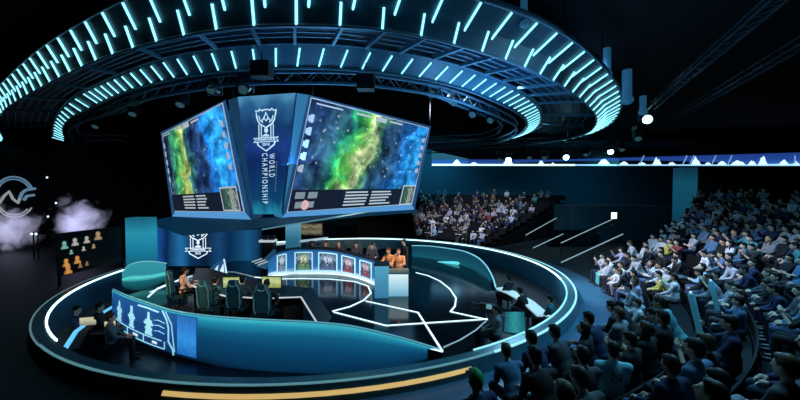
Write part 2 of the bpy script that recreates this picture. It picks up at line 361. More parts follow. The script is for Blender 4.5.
GS = {'R': game_screen('match_picture', [(0, (.01, .03, .09)), (.06, (.03, .1, .16)), (.13, (.015, .14, .12)), (.19, (.02, .3, .1)), (.28, (.1, .36, .06)), (.34, (.42, .5, .24)), (.39, (.05, .16, .08)), (.47, (.008, .03, .07)), (.58, (.02, .07, .14)), (.68, (.01, .1, .34)), (.8, (.02, .27, .65)), (.9, (.015, .12, .35)), (1, (.03, .12, .2))], -.14, 1.3, 1.5),
      'L': game_screen('match_picture_side', [(0, (.01, .02, .06)), (.12, (.02, .12, .09)), (.22, (.06, .34, .08)), (.33, (.4, .45, .12)), (.4, (.03, .14, .12)), (.5, (.008, .02, .08)), (.6, (.02, .06, .16)), (.7, (.01, .14, .5)), (.85, (.03, .36, .8)), (1, (.01, .1, .35))], -.05, 6.4, 1.5)}
HUD = mat('hud_dark', (.01, .012, .02), .6, emit=(.006, .01, .022), es=1, spec=.05)
HUDT = emis('hud_text', (.65, .75, .8), .55)
HUDM = grad_emit('hud_map', [(0, (.02, .05, .04)), (.45, (.05, .14, .1)), (.6, (.35, .4, .35)), (1, (.03, .06, .1))], 'X', .8, 1.2, 6)
for s, lb in (('R', 'larger angled video screen facing the stands with game picture and score bar'), ('L', 'narrow angled video screen facing away on the far flank of the banner')):
    vs = thing('video_screen', lb, 'video screen', Q[s][3], 0, None)
    q = Q[s]; back = [p+V((-.5 if s == 'R' else .5, 1.0, 0)) for p in q]
    mb = MB(); mb.loft([[p+V((0, .45, 0)) for p in q], [p+V((0, .4, 0)) for p in back]]); mb.build('cabinet', NAVY, vs)
    qi = IN[s]
    mb = MB()                                     # bezel ring around the picture
    for k in (0, 1, 3): mb.add([q[k]+V((0, -.03, 0)), q[(k+1) % 4]+V((0, -.03, 0)), qi[(k+1) % 4], qi[k]], [(0, 1, 2, 3)])
    mb.build('bezel', BEZEL_D, vs)
    mb = MB(); mb.add([q[2]+V((0, -.03, 0)), q[3]+V((0, -.03, 0)), qi[3], qi[2]], [(0, 1, 2, 3)]); tag(mb.build('lower_bezel', BEZEL, vs), 'bright blue lower bezel')
    MB().path([p+V((0, -.04, 0)) for p in qi], .025, 5, True).build('picture_edge', emis('edge_pale', (.5, .6, .75), .55), vs)
    qrect('picture', qi, 0, 0, 1, 1, GS[s], vs, .03, 8)
    qrect('score_bar', qi, 0, 0, 1, .2, HUD, vs, .05, 4)
    mb = MB(); rs = []
    rr = random.Random(5)
    for c0, c1 in ((.36, .55), (.57, .76)) if s == 'R' else ((.22, .42), (.44, .6)):
        for k in range(5): rs.append((c0, .03+.033*k, c0+(c1-c0)*rr.uniform(.75, 1), .03+.033*k+.016))
    qbars(mb, qi, rs, .07); mb.build('score_lettering', HUDT, vs, fix=False)
    qrect('mini_map', qi, .86 if s == 'R' else .8, .015, .985, .235, HUDM, vs, .075, 2)
    mb = MB(); e = (.86 if s == 'R' else .8)
    qbars(mb, qi, [(e-.006, .005, e+.004, .245), (.98, .005, .99, .245), (e, .23, .985, .245), (e, .005, .985, .018)], .09); mb.build('map_frame', HUDT, vs, fix=False)
    ICON = emis('icon_light', (.5, .6, .75), .6)
    for k in range(5):
        for r_ in ((.012, .36+.11*k, .034, .43+.11*k), (.955, .4+.1*k, .978, .46+.1*k)):
            mb = MB(); qbars(mb, qi, [r_, (r_[0]-.012, r_[1]+.01, r_[0]+.001, r_[3]-.012)], .06); mb.build('player_icon', ICON, vs, fix=False)
    for r_ in ((.3, .955, .42, .975), (.45, .935, .55, .985), (.58, .955, .7, .975), (.03, .96, .2, .972)):
        mb = MB(); qbars(mb, qi, [r_], .06); mb.build('top_counter', HUDT, vs, fix=False)
    if s == 'R':
        mb = MB(); qbars(mb, qi, [(.03, .03, .15, .09), (.02, .12, .08, .18), (.1, .12, .16, .18)], .07); mb.build('sponsor_block', emis('sponsor_light', (.45, .55, .6), .35), vs, fix=False)
        mb = MB()
        for k in range(8): mb.ell(quv(qi, .09+.014*math.cos(k*PI/4), .06+.03*math.sin(k*PI/4), .1), (.07, .02, .07), 8, 5)
        mb.build('flower_mark', emis('mark_light', (.8, .5, .5), .7), vs)
    for p in (q[0], q[1]): MB().cyl(p+V((0, .5, 0)), V((p.x, p.y+.5, 9.6)), .025, n=6).build('hanging_cable', BLACK, vs)
# banner between the screens
bn = [at(238, 97, 11.85), at(296, 93, 11.85), at(281.5, 214, 12.35), at(254, 214, 12.35)]
bt = thing('banner_screen', 'tall tapering blue banner with trophy emblem hanging between the two screens', 'banner', bn[3])
mb = MB(); mb.loft([bn, [p+V((0, .5, 0)) for p in bn]]); mb.build('cabinet', NAVY, bt)
qrect('banner_face', bn, 0, 0, 1, 1, grad_emit('banner_picture', [(0, (.015, .22, .34)), (.12, (.004, .05, .14)), (.45, (.004, .018, .1)), (.58, (.01, .04, .2)), (.74, (.006, .035, .12)), (.9, (.02, .1, .24)), (1, (.07, .25, .42))], 'Y', .9, .3, 4), bt, .03, 6)
RX = (bn[1]-bn[0]).normalized(); UP = (quv(bn, .5, 1)-quv(bn, .5, 0)).normalized()
def emblem(root, o, x, y, s, m, txt=True):
    """cup with side handles and an inner peak, on columns over a ribbon and a pointed shield"""
    o, x, y = V(o), V(x), V(y); nz = x.cross(y)
    def P(a, b): return o+x*a*s+y*b*s
    def line(mb, pts, r): mb.path([P(*p) for p in pts], r*s, 6)
    mb = MB()
    for sg in (-1, 1):
        line(mb, [(0*sg, .02), (.1*sg, .1), (.3*sg, .22), (.42*sg, .42), (.47*sg, .66), (.5*sg, .9), (.38*sg, .84), (.3*sg, .95), (.2*sg, .86)], .035)
        line(mb, [(.2*sg, .86), (.08*sg, .92), (0, .9)], .03)
        line(mb, [(.36*sg, .62), (.3*sg, .42), (.16*sg, .28)], .025)
    mb.build('cup', m, root)
    mb = MB(); line(mb, [(-.22, .36), (-.1, .52), (0, .78), (.1, .52), (.22, .36)], .028); line(mb, [(-.1, .5), (0, .36), (.1, .5)], .028); mb.build('cup_peak', m, root)
    mb = MB()
    for a in (-.36, -.24, .24, .36): line(mb, [(a, .2), (a, -.5)], .022)
    mb.ell(P(0, -.1), (.1*s, .06*s, .12*s)); line(mb, [(-.12, -.36), (0, -.28), (.12, -.36)], .03); mb.build('columns', m, root)
    mb = MB(); line(mb, [(-.62, -.46), (.62, -.46)], .02); line(mb, [(-.62, -.66), (.62, -.66)], .02); line(mb, [(-.62, -.46), (-.52, -.56), (-.62, -.66)], .02); line(mb, [(.62, -.46), (.52, -.56), (.62, -.66)], .02); mb.build('ribbon', m, root)
    mb = MB(); line(mb, [(-.45, -.66), (-.4, -.82), (0, -1.12), (.4, -.82), (.45, -.66)], .035); mb.build('shield', m, root)
    if txt:
        for t, b, w, sz in (('WORLD', -.38, .34, .12), ('CHAMPIONSHIP', -.56, .96, .15), ('2018', -.8, .36, .2)): lettering(t, sz*s, P(0, b)+nz*.02, x, y, m, root, width=w*s)
emblem(bt, quv(bn, .49, .73, .06)+UP*0, RX, UP, .68, PALE)
DN = -UP
lettering('C H A M P I O N S H I P', .27, quv(bn, .44, .31, .06), DN, RX, PALE, bt, width=1.75)
lettering('W O R L D', .27, quv(bn, .62, .42, .06), DN, RX, PALE, bt, width=.8)
mb = MB()
for k in range(12): mb.strip([quv(bn, .73, .44-.022*k, .05), quv(bn, .755, .44-.022*k, .05)], [quv(bn, .73, .452-.022*k, .05), quv(bn, .755, .452-.022*k, .05)])
mb.build('small_lettering', emis('faint_text', (.3, .5, .7), .3), bt, fix=False)
# housing that carries them
hs = thing('screen_housing', 'dark blue hanging housing and tapered skirt below the screens', 'screen housing', at(265, 222, 13))
P_ = [at(228, 100, 12.1), at(238, 97, 11.95), at(254, 214, 12.45), at(252.5, 219, 12.6)]
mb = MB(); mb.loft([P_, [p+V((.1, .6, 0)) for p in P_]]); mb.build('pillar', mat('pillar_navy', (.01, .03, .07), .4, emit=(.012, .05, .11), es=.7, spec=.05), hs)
P_ = [at(296, 93, 11.95), at(309, 95, 12.05), at(282, 218, 12.55), at(274, 216, 12.5)]
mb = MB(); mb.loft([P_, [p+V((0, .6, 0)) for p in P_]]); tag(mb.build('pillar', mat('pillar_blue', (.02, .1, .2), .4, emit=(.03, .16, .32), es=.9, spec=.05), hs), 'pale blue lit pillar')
tp = [at(172, 216.5, 17.5), at(251, 219.5, 12.6), at(283, 218, 12.6), at(415, 209.5, 17.2), V((-2, 21, at(415, 209.5, 17.2).z))]
bm_ = [at(143, 222, 17.8), at(184, 236, 15.2), at(262, 228, 13.4), at(285, 222, 13.2), at(420, 212.5, 17.6), V((-2, 21.5, 2.4))]
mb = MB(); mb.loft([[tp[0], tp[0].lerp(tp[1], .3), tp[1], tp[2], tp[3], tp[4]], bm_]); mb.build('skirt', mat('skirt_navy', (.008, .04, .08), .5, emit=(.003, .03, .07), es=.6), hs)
mb = MB(); mb.loft([[Q['L'][0]+V((1.2, 1.6, 0)), Q['L'][1]+V((.3, 1.6, 0)), Q['R'][0]+V((-.3, 1.6, 0)), Q['R'][1]+V((-1, 1.6, 0)), V((-3, 23, zt))], [V((p.x*.9-.3, p.y+1.8, 3.1)) for p in (Q['L'][3], Q['L'][2], Q['R'][3], Q['R'][2], V((-3, 21, 0)))]]); mb.build('core_box', BLACK, hs)
MB().bar(at(262, 229.5, 13.1), at(372, 211, 13.6), .05, .05).build('light_edge', emis('edge_light', (.2, .5, .6), .35), hs)
# ---------------------------------------------------------------- ceiling light rings
INNER_LO = [(-25.99, 27.68), (-23.1, 24.11), (-19.86, 20.68), (-16.73, 17.86), (-14.13, 15.91), (-11.75, 14.19), (-9.9, 12.94), (-8.43, 12.11), (-7.14, 11.47), (-5.91, 11.0), (-4.52, 10.66), (-3.19, 10.56), (-1.87, 10.64), (-0.68, 10.95), (0.49, 11.47), (1.62, 12.16), (2.67, 13.07), (3.7, 14.19), (4.66, 15.35), (5.65, 16.72), (6.62, 18.36), (7.52, 20.68), (8.08, 23.67), (7.55, 26.56), (4.88, 28.59), (0.0, 30.25), (-9.03, 31.72), (-18.06, 31.72), (-24.68, 30.96)]
INNER_HI = [(-26.45, 27.11), (-22.87, 23.25), (-19.35, 19.74), (-15.84, 16.51), (-13.0, 14.19), (-10.85, 12.69), (-8.99, 11.47), (-7.49, 10.6), (-6.27, 10.0), (-5.3, 9.67), (-3.96, 9.35), (-2.74, 9.25), (-1.53, 9.36), (-0.38, 9.71), (0.72, 10.19), (1.78, 10.86), (2.87, 11.78), (4.03, 12.94), (5.1, 14.27), (6.07, 15.72), (7.0, 17.62), (7.86, 20.05), (8.31, 22.84), (7.77, 25.77), (5.12, 27.68), (0.0, 29.23), (-8.61, 30.25), (-17.22, 30.25), (-24.4, 29.56)]
OUT_A = [(-33.4, 30.25), (-27.8, 24.56), (-22.6, 19.74), (-18.84, 16.72), (-16.42, 15.0), (-13.68, 13.2), (-11.14, 11.58), (-8.48, 10.0), (-6.32, 8.95), (-4.7, 8.33), (-3.37, 8.02), (-2.36, 7.96), (-1.36, 8.02), (-0.42, 8.21), (0.53, 8.55), (1.46, 9.04), (2.36, 9.6), (3.28, 10.27), (4.19, 11.04), (5.11, 11.89), (5.93, 12.69), (6.75, 13.61), (7.65, 14.67), (8.62, 15.91), (9.99, 17.86), (11.46, 20.68), (12.34, 23.46), (12.09, 26.56), (10.1, 29.56), (4.51, 31.72), (-9.49, 33.34), (-28.47, 33.34)]
OUT_B = [(-33.61, 29.9), (-27.83, 24.11), (-23.11, 19.74), (-18.51, 16.11), (-15.68, 14.04), (-13.01, 12.22), (-10.51, 10.56), (-8.1, 9.11), (-6.17, 8.11), (-4.67, 7.47), (-3.48, 7.15), (-2.51, 7.04), (-1.57, 7.07), (-0.67, 7.27), (0.27, 7.51), (1.11, 7.89), (1.96, 8.36), (2.8, 8.92), (3.65, 9.57), (4.47, 10.27), (5.33, 11.09), (6.21, 12.0), (7.25, 13.2), (8.4, 14.67), (9.65, 16.51), (11.05, 19.17), (12.05, 22.07), (12.07, 25.27), (10.3, 28.28), (4.79, 30.6), (-9.14, 32.11), (-27.88, 32.11)]
OUT_C = [(-34.15, 29.56), (-28.13, 23.67), (-23.08, 19.17), (-17.95, 15.18), (-14.81, 12.94), (-12.01, 11.0), (-9.57, 9.36), (-7.34, 8.01), (-5.51, 7.0), (-4.06, 6.34), (-2.96, 6.02), (-2.05, 5.9), (-1.2, 5.94), (-0.34, 6.13), (0.55, 6.49), (1.39, 6.86), (2.19, 7.27), (2.94, 7.73), (3.65, 8.26), (4.39, 8.89), (5.19, 9.67), (6.03, 10.56), (7.01, 11.68), (8.11, 13.07), (9.4, 15.0), (10.85, 17.62), (12.04, 20.68), (12.48, 24.11), (10.8, 27.11), (5.05, 29.56), (-8.81, 30.96), (-27.76, 30.96)]
RZ = CAMZ+3.7
def even(loop, step, lo=0):
    L = [0.]; N = len(loop)
    for i in range(N): L.append(L[-1]+(loop[(i+1) % N]-loop[i]).length)
    out = []; s = lo; i = 0
    while s < L[-1]:
        while L[i+1] < s: i += 1
        t = (s-L[i])/max(1e-6, L[i+1]-L[i]); out.append(loop[i].lerp(loop[(i+1) % N], t)); s += step
    return out
def hit(loop, c, p):                              # where the ray c->p crosses the loop
    d = (p-c).normalized(); best = None
    for i in range(len(loop)):
        a, b = loop[i]-c, loop[(i+1) % len(loop)]-c
        ca, cb = d.x*a.y-d.y*a.x, d.x*b.y-d.y*b.x
        if ca*cb <= 0 and ca != cb:
            q = a.lerp(b, ca/(ca-cb))
            if q.dot(d) > 0 and (best is None or abs(q.length-(p-c).length) < abs(best.length-(p-c).length)): best = q
    return c+best if best is not None else p
def lift(L, dz): return [(x*(3.7+dz)/3.7, y*(3.7+dz)/3.7) for x, y in L]
def light_ring(name, label, LO, HI, zs, c, step, phase, ymax, tm, shrink=(0, 0)):
    lo, hi = spline(LO), spline(HI); c = V((*c, 0)); rt = thing(name, label, 'light ring', (c.x, c.y, RZ))
    tot = []; k_ = 0
    for p in even(lo, step, phase):
        q = hit(hi, c, p); P, Q_ = V((p.x, p.y, RZ+zs[0])), V((q.x, q.y, RZ+zs[1])); a, b = P.lerp(Q_, shrink[0]), P.lerp(Q_, 1-shrink[1])
        x, y = pix(a); x2, y2 = pix(b)
        if p.y > ymax or max(x, x2) < -15 or min(x, x2) > 815 or max(y, y2) < -12: continue
        k_ = len(tot)+1 if p.x > -13 else k_+1
        if p.x <= -13 and p.x > -30 and k_ % 2 and hi is not None and step < .8: continue
        tot.append((a, b))
    for a, b in tot[:100]: MB().cyl(a, b, .025 if name.startswith('short') else .031, n=6).build('light_tube', tm, rt)
    return rt, lo, hi
IC, OC = (-6.5, 18.5), (-5.5, 18.5)
DA, DB, DC = 0, .4, .85
I_HI, O_B, O_C = lift(INNER_HI, .32), lift(OUT_B, DB), lift(OUT_C, DC)
r1, ilo, ihi = light_ring('short_tube_light_ring', 'inner oval ring of short cyan light tubes around the hanging screens', INNER_LO, I_HI, (0, .32), IC, .645, .3, 27, TUBE)
r2, oa, ob = light_ring('long_tube_light_ring', 'outer oval ring of long cyan light tubes, row nearest the inner ring', OUT_A, O_B, (DA, DB), OC, .97, .1, 27, TUBE, (0, -.18))
r3, ob_, oc = light_ring('long_tube_light_ring', 'outermost oval row of long light tubes, staggered against the row inside it', O_B, O_C, (DB, DC), OC, .97, .5, 27, TUBE, (-.12, .05))
def loop_at(base, other, c, k): return [p.lerp(hit(other, V((*c, 0)), p), k) for p in base]
def band(root, name, A, B, za, zb, m, th=.06):
    mb = MB(); mb.loft([zz(A, za), zz(B, zb), zz(B, zb+th), zz(A, za+th)], caps=False, closed=True); return mb.build(name, m, root)
ih = loop_at(ilo, ihi, IC, 1.2); il = loop_at(ilo, ihi, IC, -.2)
band(r1, 'backing_band', il, ih, RZ+.06-.064, RZ+.06+.384, BANDM)
obm = loop_at(oa, ob, OC, 1.0); ol = loop_at(oa, ob, OC, -.1)
band(r2, 'backing_band', ol, obm, RZ+.06-.04, RZ+.06+DB, BANDM)
oh = loop_at(ob_, oc, OC, 1.05)
band(r3, 'backing_band', ob_, oh, RZ+.06+DB, RZ+.06+DC+.02, BANDM)
for k in range(0, len(ilo), 24): MB().cyl((ih[k].x, ih[k].y, RZ+.5), (ih[k].x, ih[k].y, 9.6), .03, n=6).build('hanging_rod', METAL, r1)
MB().path(zz(il, RZ-.04), .035, 6, True).build('inner_edge_pipe', BEAM, r1); MB().path(zz(ih, RZ+.42), .03, 6, True).build('outer_edge_pipe', BEAM, r1)
MB().path(zz(ol, RZ-.0), .04, 6, True).build('inner_edge_pipe', BEAM, r2); MB().path(zz(oh, RZ+DC), .04, 6, True).build('outer_edge_pipe', BEAM, r3)
for k in range(0, len(oa), 26): MB().cyl((oh[k % len(oh)].x, oh[k % len(oh)].y, RZ+1), (oh[k % len(oh)].x, oh[k % len(oh)].y, 9.6), .03, n=6).build('hanging_rod', METAL, r3)
for lb, k_, z_ in (('curved steel lighting pipe closest inside the inner light ring', -1.0, 7.35), ('second curved steel lighting pipe further inside the inner light ring', -2.3, 7.55)):
    lp = loop_at(ilo, ihi, IC, k_); t = thing('curved_lighting_pipe', lb, 'lighting truss', (IC[0], IC[1], z_))
    MB().path(zz(lp, z_), .05, 6, True).build('lower_pipe', BEAM, t); MB().path(zz(lp, z_+.35), .05, 6, True).build('upper_pipe', BEAM, t)
    pts = zz(lp, z_)
    MB().path([pts[i]+V((0, 0, .35*((i//3) % 2))) for i in range(0, len(pts)-3, 3)], .014, 5, True).build('lattice', BEAM, t)
    for i in range(0, len(pts), 40): MB().cyl(pts[i]+V((0, 0, .35)), (pts[i].x, pts[i].y, 9.61), .02, n=6).build('hanging_cable', METAL, t)
# recessed slatted ceiling panels between the two rings, each a sector with its frame beams
n = len(oa); secs = 26
for k in range(secs):
    i0, i1 = int(k*n/secs), int((k+1)*n/secs)
    mid = oa[(i0+i1)//2 % n]
    if mid.y > 26 or mid.x < -24: continue
    o0, o1 = ol[i0 % n], ol[i1 % n]; q0, q1 = hit(ih, V((*OC, 0)), o0), hit(ih, V((*OC, 0)), o1)
    if (q0-o0).length < .3: continue
    t = thing('ceiling_slat_panel', 'dark slatted ceiling panel with steel frame between the light rings', 'ceiling panel', ((o0+q0)/2).to_tuple()[:2]+(RZ+.5,), 0, 'slatted ceiling panels')
    t['kind'] = 'structure'
    MB().bar((o0.x, o0.y, RZ+.42), (q0.x, q0.y, RZ+.42), .08, .1).build('frame_beam', BEAM, t)
    mb = MB()
    for j in range(1, 7):
        a, b = o0.lerp(q0, j/7), o1.lerp(q1, j/7); mb.bar((a.x, a.y, RZ+.5), (b.x, b.y, RZ+.5), .05, .05)
    mb.build('slat_pattern', BEAM, t)
    MB().slab([(o0.x, o0.y, RZ+.7), (o1.x, o1.y, RZ+.7), (q1.x, q1.y, RZ+.7), (q0.x, q0.y, RZ+.7)], .04).build('back_board', NAVY, t)
# straight roof trusses beyond the outer ring and above the stands
TRD = mat('truss_dim', (.02, .035, .05), .6)  # roof truss steel darkened, their gloom is put into the colour
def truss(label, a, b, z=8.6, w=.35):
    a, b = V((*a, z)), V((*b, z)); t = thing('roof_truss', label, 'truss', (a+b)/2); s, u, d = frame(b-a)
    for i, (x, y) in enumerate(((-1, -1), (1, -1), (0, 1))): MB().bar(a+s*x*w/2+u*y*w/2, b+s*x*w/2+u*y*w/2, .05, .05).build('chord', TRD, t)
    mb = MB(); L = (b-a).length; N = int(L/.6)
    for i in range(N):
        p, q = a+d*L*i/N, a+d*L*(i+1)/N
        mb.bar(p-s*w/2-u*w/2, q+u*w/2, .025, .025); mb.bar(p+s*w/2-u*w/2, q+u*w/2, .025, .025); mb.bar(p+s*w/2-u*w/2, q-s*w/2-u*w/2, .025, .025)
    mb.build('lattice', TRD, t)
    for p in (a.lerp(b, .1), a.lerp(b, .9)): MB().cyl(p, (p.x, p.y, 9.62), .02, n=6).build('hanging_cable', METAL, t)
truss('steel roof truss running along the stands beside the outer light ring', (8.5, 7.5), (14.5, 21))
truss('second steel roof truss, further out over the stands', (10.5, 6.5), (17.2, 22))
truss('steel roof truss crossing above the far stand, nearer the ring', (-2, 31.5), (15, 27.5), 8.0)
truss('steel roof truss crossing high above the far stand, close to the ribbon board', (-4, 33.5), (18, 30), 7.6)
# moving-head stage lamps
def moving_head(label, p, tilt, lit=False, s=1., top=None, group='moving head stage lamps'):
    p = V(p); t = thing('hanging_lamp', label, 'stage lamp', p, 0, group)
    MB().box(p+V((0, 0, .28*s)), (.34*s, .3*s, .16*s)).build('base', METAL, t)
    MB().path([p+V((a_*s, 0, b_*s)) for a_, b_ in ((-.2, -.14), (-.2, .18), (-.14, .22), (.14, .22), (.2, .18), (.2, -.14))], .035*s, 6).build('yoke', METAL, t)
    d = V(tilt).normalized()
    MB().cyl(p-d*.2*s, p+d*.22*s, .12*s, .15*s, 12).build('head', METAL, t)
    MB().cyl(p+d*.22*s, p+d*.24*s, .13*s, .13*s, 12).build('lens', LAMP if lit else mat('lens_dim', (.05, .12, .15), .2, emit=(.1, .3, .36), es=.15), t)
    MB().cyl(p+V((0, 0, .3*s)), (p.x, p.y, top or p.z+.75), .02*s, n=6).build('clamp_rod', BLACK, t)
    return t
for lb, x, y, Y, tl in (('dark moving lamp with an oval lens, over the narrow screen', 134, 110, 15, (.1, -.6, -1)), ('dark moving lamp close above the narrow screen corner', 182, 100, 13, (0, -.6, -1)),
        ('lamp with pale round lens between narrow screen and banner', 215, 91, 11.8, (0, -1, -.1)), ('boxy lamp mounted over the top of the banner', 246, 88, 11.3, (0, -.9, -.5)),
        ('dark lamp above the upper edge of the larger screen', 368, 80, 11.5, (.2, -.8, -.6)), ('lamp with pale lens past the corner of the larger screen', 434, 93, 13.5, (-.4, -.8, -.4)),
        ('lamp hanging below the inner ring beside its twin', 455, 100, 14.5, (-.3, -.7, -.6)), ('lamp under the inner ring where it curves back', 474, 112, 15.5, (-.4, -.6, -.6)),
        ('lamp low under the inner ring, last of its run', 492, 118, 16.5, (-.5, -.6, -.6)), ('small dark lamp hung over the wing wall and neon sign', 97, 123, 18, (0, -.6, -1))):
    moving_head(lb, at(x, y, Y), tl, top=9.61, s=1.1)
for lb, x, y, Y in (('bright teal lamp over the far stand, first from the screens', 509, 158, 31), ('bright teal lamp over the far stand, second from the screens', 566, 155.5, 31), ('bright teal lamp near the end of the outer ring', 610, 150, 31), ('bright lamp hung on a bracket by the grey roof pipes', 646, 117, 20)):
    moving_head(lb, at(x, y, Y), (-.35, -.8, -.5), True, 1.8, top=9.61)
for lb, x, y, Y in (('unlit lamp between the bright teal lamps', 530, 155, 31), ('unlit lamp just past the second bright lamp', 586, 152, 31), ('unlit lamp beside the third bright lamp', 622, 147, 30), ('unlit lamp cluster end under the bracket lamp', 638, 135, 22), ('unlit lamp above the far stand next to the first bright one', 500, 157, 31), ('unlit lamp by the screen end of the ribbon board', 545, 155, 31)):
    moving_head(lb, at(x, y, Y), (-.3, -.5, -.8), False, 1.5, top=9.61)
# hanging pipes at the far side
PIPE = mat('pipe_blue_lit', (.06, .2, .33), .45, emit=(.01, .06, .12), es=.8)  # blue light on the pipes put into their colour and a faint glow
for lb, x, y0, y1, Y, r in (('short blue-lit pipe with a round end hanging past the outer light ring', 627, 70, 100, 16, .2), ('slim blue-lit pipe hanging beside the outer light ring', 607, 32, 74, 14, .14), ('slim blue-lit pipe dropping through the outer light ring', 524, 0, 24, 9.5, .09), ('small blue-lit cone shade over the bracket lamp', 643, 96, 112, 19, .16)):
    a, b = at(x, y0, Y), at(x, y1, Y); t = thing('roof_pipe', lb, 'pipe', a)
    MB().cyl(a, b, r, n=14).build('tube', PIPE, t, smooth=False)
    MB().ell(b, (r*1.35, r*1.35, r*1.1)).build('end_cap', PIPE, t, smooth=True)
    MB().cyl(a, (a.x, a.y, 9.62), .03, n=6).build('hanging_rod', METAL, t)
for lb, x, y, Y in (('black speaker box under the inner ring before the banner', 262, 70, 9.8), ('black speaker box under the inner ring over the larger screen', 366, 83, 10.6)):
    p = at(x, y, Y); t = thing('speaker_box', lb, 'speaker', p)
    MB().box(p, (.5, .4, .42)).build('cabinet', BLACK, t); MB().box(p+V((0, -.21, 0)), (.44, .03, .36)).build('grille', DARK, t); MB().cyl(p, (p.x, p.y, RZ+.1), .025, n=6).build('hanging_rod', METAL, t)
# ---------------------------------------------------------------- figures
def hand(mb, wrist, d, palm_n, side, curl=.5):
    """palm, four bent fingers of different lengths and a thumb leaving the side of the palm"""
    d = V(d).normalized(); nn = V(palm_n); nn = (nn-d*nn.dot(d)).normalized(); s = d.cross(nn)*side
    w = V(wrist); c = w+d*.045
    mb.cap(w, c+d*.03, .026, .036, 10); mb.ell(c+d*.02, (.038, .038, .038), 8, 6)
    for k, ln in enumerate((.068, .078, .072, .055)):
        a = c+d*.042+s*(.030-.02*k); b = a+(d*math.cos(curl*.6)+nn*math.sin(curl*.6))*ln*.55; e = b+(d*math.cos(curl*1.7)+nn*math.sin(curl*1.7))*ln*.5
        mb.cap(c+d*.01+s*(.02-.014*k), a, .011, .0105, 7); mb.cap(a, b, .0105, .0095, 7); mb.cap(b, e, .0095, .008, 7)
    a = w+d*.03+s*.03; b = a+(d*.55+s*.7+nn*.3).normalized()*.035; e = b+(d*.9+s*.2+nn*.35).normalized()*.03
    mb.cap(w+d*.02+s*.01, a, .014, .013, 7); mb.cap(a, b, .013, .011, 7); mb.cap(b, e, .011, .009, 7)
def elbow(sh, wr, side, l1=.28, l2=.25, pole=(0, -.4, -1)):
    d = wr-sh; L = min(d.length, l1+l2-.01); a = (l1*l1-l2*l2+L*L)/(2*L); h = math.sqrt(max(0, l1*l1-a*a))
    p = V((pole[0]+side*.5, pole[1], pole[2])); dn = d.normalized(); p = (p-dn*p.dot(dn)).normalized()
    return sh+dn*a+p*h
def solid(name, mb, vox, smooth=2, dec=None):
    me = mb.mesh(name); o = bpy.data.objects.new(name, me); COL.objects.link(o)
    m = o.modifiers.new('r', 'REMESH'); m.mode = 'VOXEL'; m.voxel_size = vox
    m = o.modifiers.new('s', 'SMOOTH'); m.iterations = smooth; m.factor = .5
    if dec: m = o.modifiers.new('d', 'DECIMATE'); m.ratio = dec
    r = bpy.data.meshes.new_from_object(o.evaluated_get(bpy.context.evaluated_depsgraph_get())); bpy.data.objects.remove(o)
    r.name = name
    for p in r.polygons: p.use_smooth = True
    return r
